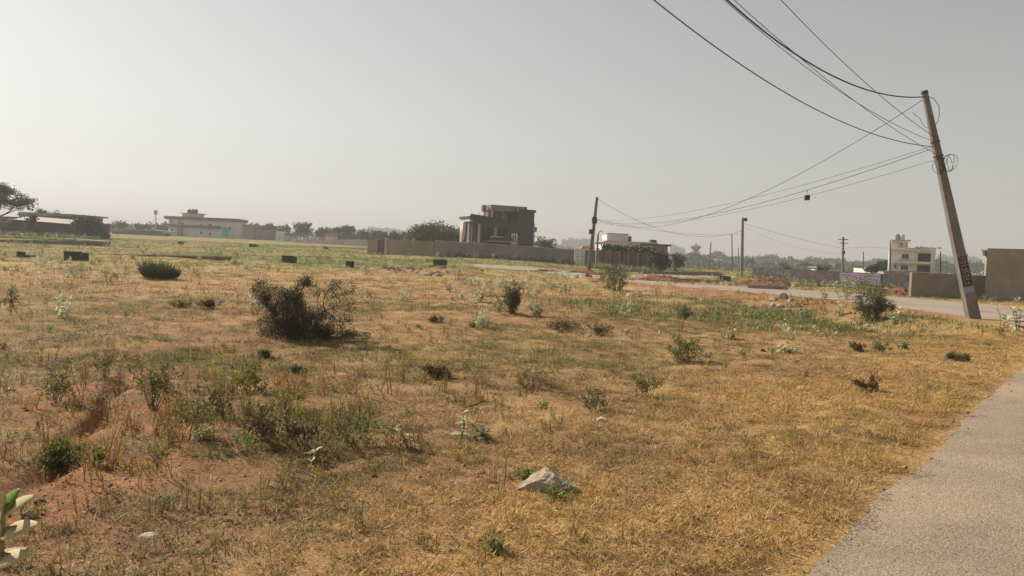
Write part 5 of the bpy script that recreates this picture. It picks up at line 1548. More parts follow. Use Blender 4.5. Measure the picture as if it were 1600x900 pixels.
# scrub growing along the feet of the slogan wall and the compound walls
XS = []
vr = np.random.default_rng(77)
for (A_, B_, n, near_, far_) in [(pA, pB, 260, .2, 1.6), (gp(678, YW), gp(896, YW + 4), 130, .3, 2.2), (gp(934, YW - 6), gp(1036, YW - 12), 170, .3, 3.5), (ground_at(1058, 168), ground_at(1345, 142), 200, 1, 14), (ground_at(10, 130), ground_at(165, 127), 160, .5, 6)]:
    t_ = vr.uniform(0, 1, n); q = np.array(A_)[None, :2] + (np.array(B_) - np.array(A_))[None, :2] * t_[:, None]
    u_ = (np.array(B_) - np.array(A_))[:2]; u_ = u_ / np.linalg.norm(u_)
    q = q + np.array([u_[1], -u_[0]])[None] * vr.uniform(near_, far_, n)[:, None]
    XS.append(q)
XS[0] = XS[0][road2_d(XS[0][:, 0], XS[0][:, 1]) > .2]
q = np.concatenate(XS); q = q[road2_d(q[:, 0], q[:, 1]) > .2]; n = len(q)
scrub_p = [proto("scrub_%02d" % k, *herb(vr, 14, .62, .15, .7)) for k in range(3)]
u = vr.uniform(size=n)
c = np.where((u < .35)[:, None], np.array([.48, .50, .34]), np.where((u < .75)[:, None], np.array([.22, .24, .09]), np.array([.30, .24, .11]))) * vr.uniform(.7, 1.2, n)[:, None]
scatter("wall_scrub", "low scrub growing along the feet of the walls", scrub_p, np.column_stack([q, gz(q[:, 0], q[:, 1])]), np.where(np.arange(n) < 260, .55, 1.0) * vr.uniform(.5, 1.4, n), c, vr.integers(0, 3, n), vr)

# ------------------------------------------------------------------ shrubs and plants
M_TWIG = mat("shrub_twig", (.12, .092, .07), (.075, .058, .045), 8, .95)
M_TWIGB = mat("dry_brown_twig", (.20, .125, .075), (.13, .08, .05), 8, .95)
LEAF_AC = leaf_mat("acacia_leaf", (.130, .128, .060), (.085, .080, .042), .25, 5)
LEAF_SH = leaf_mat("shrub_leaf_dull", (.165, .165, .070), (.11, .108, .05), .3, 5)
LEAF_BROOM = leaf_mat("broom_stem", (.090, .125, .045), (.055, .078, .03), .2, 5)
LEAF_CAL = leaf_mat("milkweed_leaf", (.66, .62, .38), (.42, .43, .24), .3, 9)
LEAF_CALG = leaf_mat("milkweed_leaf_green", (.24, .29, .13), (.17, .21, .09), .3, 7)
LEAF_WEED = leaf_mat("weed_leaf", (.24, .25, .075), (.17, .17, .055), .3, 6)
LEAF_YEL = leaf_mat("yellow_weed_leaf", (.34, .32, .05), (.22, .22, .04), .3, 6)
LEAF_GRN = leaf_mat("green_weed_leaf", (.22, .26, .07), (.15, .18, .05), .42, 6)
LEAF_DRY = leaf_mat("dead_leaf", (.19, .115, .06), (.12, .075, .04), .15, 8)

def branches(r, p, d, ln, rad, depth, out, tips, gnarl=.35, split=(2, 4), up=.1, shrink=.68, segs=4):
    p = np.array(p, float); d = unit(np.array(d, float)); pts = [p.copy()]; rs = [rad]
    for s in range(segs):
        d = unit(d + r.normal(size=3) * gnarl + np.array([0, 0, up]))
        p = p + d * ln / segs; pts.append(p.copy()); rs.append(rad * (1 - .45 * (s + 1) / segs))
        if depth > 0 and s >= 1 and r.uniform() < .55:
            branches(r, p, d + r.normal(size=3) * .8, ln * shrink * r.uniform(.5, .9), rs[-1] * .6, depth - 1, out, tips, gnarl, split, up, shrink, segs)
    out.append((pts, rs)); tips.append((p, d, depth)); tips.append(((pts[-2] + p) / 2, d, depth))
    if depth > 0:
        for k in range(int(r.integers(*split))):
            branches(r, p, d + r.normal(size=3) * .75, ln * shrink * r.uniform(.7, 1.1), rs[-1] * .75, depth - 1, out, tips, gnarl, split, up, shrink, segs)

def shrub_mesh(r, root, stems, leaves, leaf, lm, bm, n_per_tip=5, spread=.05, tube_n=4, lname="foliage", bname="branches", elong=2.2):
    mb = MB()
    for pts, rs in stems: mb.tube([tuple(q) for q in pts], [max(x, .0022) for x in rs], tube_n, False)
    mb.build(bname, bm, root)
    if len(leaves):
        P_ = np.array([t[0] for t in leaves]); n = len(P_) * n_per_tip
        C = np.repeat(P_, n_per_tip, 0) + r.normal(size=(n, 3)) * spread
        v, f = leaf_quads(C, r.normal(size=(n, 3)) + np.array([0, 0, .3]), leaf * elong * r.uniform(.5, 1.3, n) / 2, leaf * r.uniform(.5, 1.2, n) / 1.6, r)
        np_mesh(lname, v, f, lm, root)

def place(px, py): return np.array(hit(px, py))

# the thorny acacia bush
g = place(456, 526); ka = mpp(g[1])
ab = thing("acacia_bush", "large thorny dark acacia bush with spreading bare twigs in the field", "bush", g)
r = np.random.default_rng(201); st_, tp_ = [], []
for (dx, dz, ln, dep) in [(-1.1, .85, .66, 4), (-.75, 1, .60, 4), (-.2, 1, .42, 4), (.2, 1, .42, 4), (1.15, .62, .70, 4), (.95, .95, .62, 4), (-1.2, .6, .58, 3), (.45, .9, .46, 4), (1.2, .3, .46, 3), (-.5, .8, .4, 3)]:
    branches(r, (r.normal() * .10 + dx * .08, r.normal() * .10, 0), (dx, r.normal() * .5, dz), ln, .026, dep, st_, tp_, .30, (2, 4), .03, .62)
W2 = 175 * ka / 2; H2 = 96 * ka
def fit_pts():
    A_ = np.concatenate([np.array(p) for p, _ in st_])
    lo, hi = A_.min(0), A_.max(0)
    sx = 2 * W2 / (np.quantile(A_[:, 0], .995) - np.quantile(A_[:, 0], .005)); sz = H2 / np.quantile(A_[:, 2], .975)
    return np.array([sx, sx * .85, sz])
sc3 = fit_pts()
def squash(q):
    q = q * sc3; m_ = .85 * H2
    return np.array([q[0], q[1], q[2] if q[2] < m_ else m_ + (q[2] - m_) * .35])
st_ = [([squash(q) for q in p], rr_) for p, rr_ in st_]; tp_ = [(np.maximum(squash(q), [-9, -9, .05]), d, k) for q, d, k in tp_]
st_ = [([np.array([q[0], q[1], max(q[2], -.02)]) for q in p], rr_) for p, rr_ in st_]
tp_u = [t for t in tp_ if r.uniform() < .85]
shrub_mesh(r, ab, st_, tp_u, .030, LEAF_AC, M_TWIG, 4, .035)
# dense low skirt of leafy shoots round its foot
n = 4200; a = r.uniform(0, 6.283, n); q = np.sqrt(r.uniform(0, 1, n))
C = np.column_stack([q * np.cos(a) * W2 * .62 + .0, q * np.sin(a) * W2 * .42, r.uniform(0, 1, n) ** 1.2 * H2 * .62 * (1 - .55 * q ** 2)])
v, f = leaf_quads(C, r.normal(size=(n, 3)) + [0, 0, .5], .045 * r.uniform(.5, 1.4, n), .018, r)
np_mesh("lower_foliage", v, f, LEAF_AC, ab)
sk = MB()
for k in range(160):
    a = r.uniform(0, 6.283); q = r.uniform(.1, .9); b0 = np.array([q * math.cos(a) * W2 * .4, q * math.sin(a) * W2 * .3, 0]); e = b0 * r.uniform(1.0, 1.6) + np.array([r.normal() * .06, r.normal() * .06, H2 * r.uniform(.2, .6)])
    sk.tube([tuple(b0), tuple((b0 + e) / 2 + r.normal(size=3) * .03), tuple(e)], [.006, .004, .002], 3, False)
sk.build("lower_twigs", M_TWIG, ab)

def twiggy(px, py, wpx, hpx, label, lm=LEAF_SH, bm=M_TWIG, seed=1, stems=9, dens=6, depth=2, leaf=.05, name="shrub", cat="shrub", upright=1.0, group=None, taper=.5, n_fol=0):
    g = place(px, py); k = mpp(g[1]); r = np.random.default_rng(seed)
    W, H = wpx * k, hpx * k
    t = thing(name, label, cat, g, 0, group)
    st_, tp_ = [], []
    for s in range(stems):
        a = r.uniform(0, 6.283); le = r.uniform(.05, .8) / upright
        sp_ = r.uniform(0, .22) * W; branches(r, (math.cos(a) * sp_, math.sin(a) * sp_, -.01), (math.cos(a) * le, math.sin(a) * le, 1), H * r.uniform(.25, .6), max(.004, H * .012), depth, st_, tp_, .2, (2, 4), .10 * upright, .62, 3)
    tp_ += [(p[1], p[1] - p[0], 9) for p, _ in st_ if r.uniform() < .5]
    A_ = np.concatenate([np.array(p) for p, _ in st_])
    s3 = np.array([W / max(.01, np.quantile(A_[:, 0], .98) - np.quantile(A_[:, 0], .02)), W / max(.01, np.quantile(A_[:, 1], .98) - np.quantile(A_[:, 1], .02)), H / np.quantile(A_[:, 2], .99)])
    st_ = [([q * s3 for q in p], rr_) for p, rr_ in st_]; tp_ = [(q * s3, d, kk) for q, d, kk in tp_]
    lf = max(leaf * .6, min(leaf, .16 * H), 1.6 * k * .6)
    tp_ = [q for q in tp_ if float(vn(q[0][0] * 3 / W + seed, q[0][1] * 3 / W + q[0][2] * 2 / H, 1.0, seed)) > .30]
    shrub_mesh(r, t, st_, tp_, lf, lm, bm, max(1, int(dens * .7)), W * .045, 3)
    return t

twiggy(1362, 502, 44, 50, "dense dark green shrub growing on the red bank left of the leaning pole", LEAF_SH, M_TWIG, 211, 26, 9, 2, .06, taper=.3)
twiggy(1361, 496, 62, 62, "thin thorny sapling rising out of the dark shrub on the red bank", LEAF_AC, M_TWIG, 212, 4, 4, 3, .05, name="thorn_sapling", cat="sapling", upright=.6)
twiggy(798, 490, 42, 46, "upright olive green shrub standing alone mid field with short shadow", LEAF_SH, M_TWIG, 213, 22, 7, 2, .055)
twiggy(965, 459, 34, 46, "tall narrow dark shrub at the road edge right of middle pole", LEAF_SH, M_TWIG, 214, 15, 6, 2, .06)
twiggy(947, 452, 26, 26, "bright green leafy bush leaning against the tall narrow shrub", LEAF_GRN, M_TWIG, 215, 8, 6, 2, .10)
# broom-like grass bush
g = place(251, 435); kb = mpp(g[1]); r = np.random.default_rng(221)
bb = thing("broom_bush", "broad dark green broom like grass bush left of centre", "bush", g)
n = 1500; a = r.uniform(0, 6.283, n); q = np.sqrt(r.uniform(0, 1, n)); W = 62 * kb / 2; H = 31 * kb
b0 = np.column_stack([q * np.cos(a) * W * .78, q * np.sin(a) * W * .6, np.zeros(n)])
ht = H * r.uniform(.35, 1.2, n) * (1 - .30 * q ** 2) * (.65 + .7 * vn(b0[:, 0] * 2.2, b0[:, 1] * 2.2, 1., 5)) * (.8 + .35 * (b0[:, 0] / W * .35 + .5))
tipd = np.column_stack([np.cos(a) * q * .62 + r.normal(size=n) * .16 - .05, np.sin(a) * q * .4 + r.normal(size=n) * .1, np.ones(n)])
v, f = leaf_quads(b0, tipd, ht, .022, r, .05)
np_mesh("stems", v, f, LEAF_BROOM, bb)
n = 900; v, f = leaf_quads(b0[:n] + tipd[:n] * ht[:n, None] * r.uniform(.4, .95, n)[:, None], r.normal(size=(n, 3)) + [0, 0, 1.5], .16, .018, r, .05); np_mesh("side_shoots", v, f, LEAF_BROOM, bb)

def leafy_patch(px, py, wpx, label, seed):
    """low spreading weed: short sprawling stems with flat little leaves"""
    g = place(px, py); k = mpp(g[1]); r = np.random.default_rng(seed); W = wpx * k
    t = thing("weed_patch", label, "weed", g)
    sm = MB(); C, D_ = [], []
    for s in range(9):
        a = r.uniform(0, 6.283); L_ = W * .5 * r.uniform(.4, 1.1); p = np.array([r.normal() * W * .12, r.normal() * W * .12, .0]); pts = [p]
        for q in range(4):
            a += r.normal() * .4; p = p + np.array([math.cos(a) * L_ / 4, math.sin(a) * L_ / 4, r.uniform(-.004, .03)]); p[2] = max(p[2], .01); pts.append(p)
            for w_ in range(3):
                C.append(p + r.normal(size=3) * [.02, .02, .008]); D_.append([math.cos(a) + r.normal() * .9, math.sin(a) + r.normal() * .9, r.uniform(0, .7)])
        sm.tube([tuple(q) for q in pts], [.004, .0035, .003, .0025, .002], 3, False)
    sm.build("stems", M_TWIGB, t)
    C, D_ = np.array(C), np.array(D_); n = len(C)
    ls = max(.035, 2.2 * k)
    v, f = leaf_quads(C, D_, ls * r.uniform(.5, 1.3, n), ls * .55, r)
    np_mesh("foliage", v, f, LEAF_GRN, t)

# dry and low tufts
for k_, (px, py, w, h, lb, lm, bm, dn) in enumerate([
    (880, 516, 48, 14, "long low dry brown bush, left one of the two in mid field", LEAF_DRY, M_TWIGB, 5),
    (938, 524, 38, 16, "rounded dry brown bush, right one of the two in mid field", LEAF_SH, M_TWIGB, 5),
    (683, 590, 36, 18, "dark dry grass tussock near the field's centre", LEAF_DRY, M_TWIG, 6),
    (684, 504, 20, 10, "small dark grey green tuft beside the bright little weed", LEAF_SH, M_TWIG, 5),
    (655, 512, 14, 11, "small bright green weed right of the acacia's shadow", LEAF_GRN, M_TWIG, 5),
    (716, 628, 50, 15, "leafy bright green creeping patch in front of the tussock", LEAF_GRN, M_TWIG, 8),
    (411, 558, 16, 10, "tiny dark tuft in front of the acacia bush", LEAF_SH, M_TWIG, 5),
    (466, 585, 20, 11, "small dark green tuft below the acacia bush", LEAF_SH, M_TWIG, 6),
    (326, 482, 30, 13, "brown dead weed mound left of the acacia bush", LEAF_DRY, M_TWIGB, 5),
    (290, 481, 24, 11, "green weed tuft beside the brown dead mound", LEAF_WEED, M_TWIG, 5),
    (126, 440, 30, 26, "pale feathery dry weed left of the broom bush", LEAF_WEED, M_TWIGB, 2),
    (174, 444, 34, 30, "tall feathery weed with whitish leaves beside broom bush", LEAF_WEED, M_TWIGB, 3),
    (20, 482, 26, 28, "bare reddish twig weed at the left edge", LEAF_DRY, M_TWIGB, 1),
    (95, 735, 46, 42, "bright green leafy weed in the furrow at lower left", LEAF_GRN, M_TWIG, 4),
    (150, 728, 26, 28, "yellowing weed just right of the furrow", LEAF_YEL, M_TWIG, 3),
    (240, 640, 66, 78, "tall wispy green weed clump left of centre foreground", LEAF_WEED, M_TWIGB, 3),
    (285, 690, 80, 70, "tangled brown and green weed clump behind the bare patch", LEAF_WEED, M_TWIGB, 2),
    (170, 590, 60, 50, "wispy thin weed clump by the head of the furrow", LEAF_WEED, M_TWIGB, 2),
    (345, 655, 60, 48, "brown twiggy dead weeds right of the tangled clump", LEAF_DRY, M_TWIGB, 2),
    (415, 690, 70, 62, "rusty brown dead weed stand in the left foreground", LEAF_DRY, M_TWIGB, 2),
    (480, 700, 60, 50, "thin dark stemmed weeds right of the rusty stand", LEAF_DRY, M_TWIG, 2),
    (560, 695, 66, 52, "row of bare thin stems left of the whitish milkweed", LEAF_WEED, M_TWIGB, 1),
    (390, 615, 56, 38, "yellow tipped weed clump below the acacia bush", LEAF_YEL, M_TWIGB, 3),
    (455, 640, 50, 40, "yellow green weed stand right of yellow tipped clump", LEAF_YEL, M_TWIGB, 2),
    (90, 628, 44, 50, "sparse wispy weed at the far left foreground", LEAF_WEED, M_TWIGB, 1),
    (930, 640, 40, 30, "pale thin weed tuft right of the creeping patch", LEAF_WEED, M_TWIGB, 2),
    (830, 610, 50, 34, "wispy brown green weeds in the middle of the field", LEAF_WEED, M_TWIGB, 2),
    (1010, 620, 46, 34, "greenish thin weed clump right of the field's middle", LEAF_WEED, M_TWIGB, 2),
    (1065, 568, 50, 40, "olive weed clump in front of the green hollow", LEAF_WEED, M_TWIGB, 4),
    (1068, 500, 26, 22, "olive weed tuft at the left end of green hollow", LEAF_WEED, M_TWIGB, 5),
    (1498, 565, 32, 12, "small green thistle tuft near the road's verge", LEAF_SH, M_TWIG, 6),
    (1545, 540, 12, 9, "tiny dark green weed nearest the right edge", LEAF_GRN, M_TWIG, 6),
    (1380, 553, 28, 18, "thin brown weed left of the broad leaved plant", LEAF_WEED, M_TWIGB, 3),
    (1336, 548, 22, 12, "small grey green weed between two leafy plants", LEAF_SH, M_TWIG, 5),
    (1355, 610, 36, 26, "dead brown weed in the golden verge grass", LEAF_DRY, M_TWIGB, 3),
    (865, 778, 34, 16, "leafy green weed in front of the pointed rock", LEAF_GRN, M_TWIG, 3),
    (818, 750, 22, 15, "dark green weed at the pointed rock's left side", LEAF_GRN, M_TWIG, 4),
    (770, 862, 32, 14, "small dark green weed near the bottom centre", LEAF_GRN, M_TWIG, 4),
    (850, 640, 24, 14, "little green tuft right of the fallen twig", LEAF_GRN, M_TWIG, 4)]):
    if lm is LEAF_GRN and h < 17:
        leafy_patch(px, py, w, lb, 300 + k_); continue
    twiggy(px, py, w, h, lb, lm, bm, 300 + k_, 9 if dn < 4 else 14, dn, 2, .035 if dn < 4 else .045, name="weed_clump" if h > 20 else "weed_tuft", cat="weed", upright=.9)

# ------------------------------------------------------------------ milkweed plants (pale broad leaves in opposite pairs)
def broad_leaf(mb, c, d, up, L_, W_, droop=.3, n=6):
    """a cupped oval leaf as a small surface"""
    c = np.array(c); d = unit(np.array(d)); s = unit(np.cross(d, up)); u = np.cross(s, d)
    vs, fs = [], []
    for i in range(n + 1):
        t = i / n; w = W_ * .5 * math.sin(math.pi * min(t ** .8, 1)) ** .75 if 0 < t < 1 else .004
        p = c + d * L_ * t - u * droop * L_ * t * t
        vs += [tuple(p - s * w + u * w * .28), tuple(p), tuple(p + s * w + u * w * .28)]
    for i in range(n):
        a = i * 3
        fs += [(a, a + 1, a + 4, a + 3), (a + 1, a + 2, a + 5, a + 4)]
    mb.add(vs, fs)
def milkweed(px, py, wpx, hpx, label, seed, stems=3, leaf_m=None, group=None, lean=.5, per=5, leafk=.36):
    g = place(px, py); k = mpp(g[1]); r = np.random.default_rng(seed); W, H = wpx * k, hpx * k
    t = thing("milkweed_plant", label, "plant", g, 0, group)
    sm = MB(); lf = MB(); lf2 = MB()
    LL = min(.22, max(.11, H * leafk))
    for s in range(stems):
        a = r.uniform(0, 6.283); rd = W * .5 * (s / max(1, stems - 1)) if stems > 1 else W * .1
        bx, by = math.cos(a) * rd * .45, math.sin(a) * rd * .4
        top = np.array([math.cos(a) * rd * .95 + r.normal() * .05, math.sin(a) * rd * .8, max(.12, H * r.uniform(.55, 1.0) if s else H) - LL * .3])
        mid = (top + np.array([bx, by, 0])) * .5 + np.array([r.normal() * .03, r.normal() * .03, top[2] * .06])
        sm.tube([(bx, by, -.03), tuple(mid), tuple(top)], [.012, .009, .006], 5, False)
        for q in range(per):
            f = .22 + .78 * q / (per - 1)
            c = (np.array([bx, by, 0]) + (mid - np.array([bx, by, 0])) * (f / .5) if f < .5 else mid + (top - mid) * (f - .5) / .5)
            az = q * 1.57 + r.uniform(-.3, .3)
            for sg in (0, math.pi):
                el = .05 + .75 * f ** 4 + r.normal() * .15
                d = np.array([math.cos(az + sg) * math.cos(el), math.sin(az + sg) * math.cos(el), math.sin(el)])
                broad_leaf(lf if r.uniform() < .72 else lf2, c, d, np.array([0, 0, 1.]) + r.normal(size=3) * .1, LL * r.uniform(.75, 1.15) * (1 - .25 * f ** 4), LL * .55, r.uniform(.05, .35), 4)
    sm.build("stem", M_MILKST, t)
    lf.build("leaves", leaf_m or LEAF_CAL, t, True)
    if lf2.v: lf2.build("shaded_leaves" if False else "green_leaves", LEAF_CALG, t, True)
    for o in t.children:
        if "leaves" in o.name: o["kind"] = "stuff"
    return t
M_MILKST = mat("milkweed_stem", (.27, .28, .18), (.19, .20, .12), 6, .8)
for k_, (px, py, w, h, st, lb) in enumerate([
    (1562, 518, 16, 42, 2, "upright pale milkweed with stacked leaves right of the leaning pole"),
    (1590, 517, 32, 38, 4, "spreading milkweed cut by the right edge of the picture"),
    (1308, 495, 26, 24, 3, "pale milkweed low on the red bank left of the dark shrub"),
    (1322, 469, 44, 36, 8, "big bushy milkweed across the road edge above red bank"),
    (1290, 468, 34, 20, 4, "sprawling milkweed left of the big bushy one"),
    (1397, 506, 46, 26, 6, "sprawling milkweed at the right foot of the dark shrub"),
    (1139, 530, 22, 18, 4, "grey green milkweed in front of the green hollow"),
    (1270, 525, 26, 16, 3, "pale leaved milkweed on the near side of green hollow"),
    (1297, 531, 12, 16, 2, "small milkweed stalk right edge of the green hollow"),
    (1228, 551, 50, 12, 6, "flat sprawling milkweed in front of the green hollow"),
    (1414, 545, 36, 18, 5, "low broad leaved dark plant below the leaning pole's bank"),
    (1026, 462, 26, 28, 4, "milkweed standing at the road edge right of narrow shrub"),
    (884, 459, 40, 32, 8, "wide pale milkweed clump left of the middle pole"),
    (862, 448, 18, 20, 4, "smaller milkweed adjoining the wide pale clump"),
    (825, 442, 24, 18, 4, "milkweed on the red shoulder right of soil heap"),
    (748, 472, 24, 24, 5, "pale milkweed mid field, right one of the leafy pair"),
    (722, 468, 24, 14, 4, "low pale milkweed mid field, left one of the leafy pair"),
    (757, 512, 18, 16, 3, "whitish milkweed in front of the leafy pair"),
    (738, 511, 16, 8, 3, "little dark leaved plant beside the whitish milkweed"),
    (716, 436, 32, 34, 7, "tall bushy milkweed by the right end of the rubble"),
    (742, 410, 14, 18, 3, "small milkweed against the dark plaster wall"),
    (600, 424, 44, 30, 9, "wide milkweed thicket at the left end of the rubble"),
    (570, 428, 24, 20, 5, "milkweed beside the dark block left of the rubble"),
    (630, 470, 22, 14, 3, "pale milkweed mid field below the rubble heap"),
    (613, 450, 12, 10, 2, "tiny whitish plant right of the acacia bush top"),
    (575, 465, 16, 14, 3, "dark green sprig just right of the acacia bush"),
    (719, 688, 20, 48, 1, "tall thin milkweed stalk with leafy top in foreground"),
    (640, 700, 16, 34, 1, "short milkweed stalk with upright pale leaves in foreground"),
    (502, 722, 16, 22, 1, "tiny whitish milkweed sprig in the left foreground"),
    (318, 688, 22, 18, 1, "white leaved milkweed sprig among tangled weeds"),
    (748, 686, 14, 14, 2, "bright green seedling right of the tall milkweed stalk"),
    (8, 400, 16, 14, 3, "milkweed by the broken black block at left edge"),
    (205, 405, 24, 12, 5, "milkweed growing at the kerb end above broom bush"),
    (168, 392, 22, 16, 4, "milkweed at the right end of the long plot wall"),
    (340, 396, 18, 14, 4, "milkweed near the far kerb right of the broom bush"),
    (1320, 446, 20, 14, 4, "milkweed in front of the slogan wall banner"),
    (1345, 446, 24, 14, 5, "milkweed at the banner's right lower corner"),
    (1400, 446, 20, 14, 4, "milkweed at the dark right end of the slogan wall"),
    (1265, 441, 30, 10, 6, "low milkweed row under the pink painted panel"),
    (1207, 437, 24, 14, 4, "milkweed below the faded letters of slogan wall"),
    (1165, 438, 14, 16, 3, "plant at the foot of the bracket pole"),
    (905, 405, 12, 14, 3, "green plant growing before the white gate"),
    (992, 412, 24, 10, 5, "low milkweed under the brown creeper wall"),
    (1232, 480, 16, 12, 3, "milkweed behind the stones at the hollow's far side"),
    (1254, 476, 16, 16, 3, "milkweed on the red bank behind the green hollow")]):
    milkweed(px, py, w, h, lb, 400 + k_, st, LEAF_CALG if "dark" in lb.split(",")[0].split("beside")[0] and "dark leaved" in lb or "green s" in lb or "broad leaved dark" in lb else None)

# foreground milkweed at the bottom left corner: every leaf a part
gq = np.array([-2.48, 3.42, gz1(-2.48, 3.42)])
fm = thing("milkweed_plant", "large pale leaved milkweed in the bottom left corner", "plant", gq)
def lp3(px, py, Y): return at(px, py, Y) - gq
tb_ = lp3(6, 800, 3.42)
MB().tube([(0, 0, -.02), tuple(lp3(2, 880, 3.42)), tuple(tb_), tuple(lp3(9, 786, 3.43))], [.013, .012, .009, .006], 8).build("stem", M_MILKST, fm, True)
LEAF_BIG = leaf_mat("big_milkweed_leaf", (.72, .62, .36), (.56, .50, .27), .3, 14)
LEAF_BIGG = leaf_mat("fresh_milkweed_leaf", (.26, .36, .05), (.17, .26, .04), .4, 18)
LEAF_BIGO = leaf_mat("ochre_milkweed_leaf", (.36, .26, .05), (.27, .19, .04), .35, 18)
def big_leaf(p0, p1, y0, y1, wpx, up, m, droop, lab):
    a, b = lp3(*p0, y0), lp3(*p1, y1); mb = MB(); L_ = np.linalg.norm(b - a)
    broad_leaf(mb, a, b - a, np.array(up, float), L_, 1.35 * wpx * mpp(3.4), droop, 10)
    o = mb.build("leaf", m, fm, True)
    sd = o.modifiers.new("thick", 'SOLIDIFY'); sd.thickness = .0025
    if lab: o["label"] = lab
big_leaf((6, 798), (31, 763), 3.42, 3.46, 22, (-.6, -1, .3), LEAF_BIGG, .0, "fresh green upright leaf")
big_leaf((8, 803), (51, 773), 3.42, 3.36, 17, (.2, -.7, .8), LEAF_BIG, .05, "cream leaf pointing up right")
big_leaf((2, 838), (56, 816), 3.42, 3.30, 22, (.1, -.75, .75), LEAF_BIG, .06, "broad cream leaf in the middle")
big_leaf((3, 826), (50, 817), 3.43, 3.38, 9, (0, .2, 1), LEAF_BIGO, .0, None)
big_leaf((-6, 880), (47, 866), 3.42, 3.30, 22, (.1, -.75, .75), LEAF_BIG, .02, "lowest cream leaf")
big_leaf((-8, 866), (45, 857), 3.43, 3.40, 12, (0, -.3, 1), LEAF_BIGO, .0, "ochre leaf")
big_leaf((3, 796), (-18, 768), 3.42, 3.44, 24, (.3, -1, .3), LEAF_BIG, .05, None)
big_leaf((2, 815), (-50, 800), 3.42, 3.3, 24, (.1, -.75, .75), LEAF_BIG, .1, None)
big_leaf((0, 845), (-60, 850), 3.42, 3.3, 24, (.1, -.75, .75), LEAF_BIG, .1, None)

# ------------------------------------------------------------------ black chamber blocks
def chamber(px, py, wpx, hpx, label, seed, broken=False, m=None):
    g = place(px, py); k = mpp(g[1]); w, h = wpx * k, hpx * k; r = np.random.default_rng(seed)
    t = thing("chamber_block", label, "block", g, r.uniform(-.05, .05), "black square chamber blocks standing in the field")
    th = min(.23, w * .2); M = m or M_BLACK
    hs = [h, h, h, h] if not broken else [h, h * .35, h * .9, h * .4]
    MB().box(-w / 2, w / 2, 0, th, -.3, hs[0] if not broken else h * .4).build("side", M, t)
    MB().box(-w / 2, -w / 2 + th, th + .001, w - th - .001, -.3, hs[2]).build("side", M, t)
    MB().box(w / 2 - th, w / 2, th + .001, w - th - .001, -.3, hs[1]).build("side", M, t)
    MB().box(-w / 2, w / 2, w - th, w, -.3, hs[3] * .98).build("side", M, t)
    if broken: MB().box(-w / 2, -w / 2 + w * .38, -.001 + .0, th - .004, h * .4 + .001, h).build("stub", M, t)
    else: 
        MB().box(-w / 2 - .03, w / 2 + .03, -.03, th * 1.0, h + .001, h + .06).build("rim", M, t)
    return t
chamber(112, 408, 25, 13.5, "large black square block left of the broom bush", 1)
chamber(35, 402, 19, 9, "broken black block with collapsed side at far left", 2, True)
chamber(449, 410, 18, 9.5, "black square block above the acacia bush", 3)
chamber(546, 418.5, 11, 9, "black block half hidden by milkweed left of the rubble", 4)
chamber(687, 415, 21, 8.5, "worn black block in front of the tan and dark walls", 5, False, mat("worn_black", (.045, .045, .040), (.10, .095, .08), 2.5, .9))
chamber(1133, 440, 17, 7.5, "black block by the track left of the bracket pole", 6)
chamber(394, 386, 10, 4, "small distant dark block below the grey block building", 7)
chamber(508, 389.5, 6, 3, "tiny distant dark block below the red roof", 8)
chamber(281, 381.5, 7, 3.5, "tiny distant dark block below the long white building", 9)

# ------------------------------------------------------------------ stones
def stone_mesh(name, w, d, h, r, m, parent, rough=.12, sub=2, cut=None, loc=(0, 0, 0)):
    import bmesh
    bm = bmesh.new(); bmesh.ops.create_icosphere(bm, subdivisions=sub, radius=1)
    off = r.uniform(0, 50)
    pl = [(unit(r.normal(size=3)), r.uniform(.55, .85)) for _ in range(7)]
    for v in bm.verts:
        p = np.array(v.co[:])
        for nn, dd in pl:
            e = p.dot(nn) - dd
            if e > 0: p = p - nn * e
        p = p * (1 + rough * (float(vn(p[0] * 3 + off, p[1] * 3 + p[2] * 2, 1.0, 7)) - .5))
        v.co = (p[0] * w / 2, p[1] * d / 2, p[2] * h / 2)
    me = bpy.data.meshes.new(name); bm.to_mesh(me); bm.free()
    o = link(name, me, m, parent); o.location = loc; o.rotation_euler = (0, 0, r.uniform(0, 3))
    return o
def stone(px, py, wpx, hpx, label, seed, m=None, group=None, name="stone", cat="stone", flat=1.0):
    g = place(px, py); k = mpp(g[1]); r = np.random.default_rng(seed); w, h = wpx * k, hpx * k
    o = stone_mesh(name, w * 1.15, w * .8, h * 1.9 * flat, r, m or M_STONE, None)
    o.location = (g[0], g[1] + w * .3, g[2] + h * .12)
    return tag(o, label, cat, group)
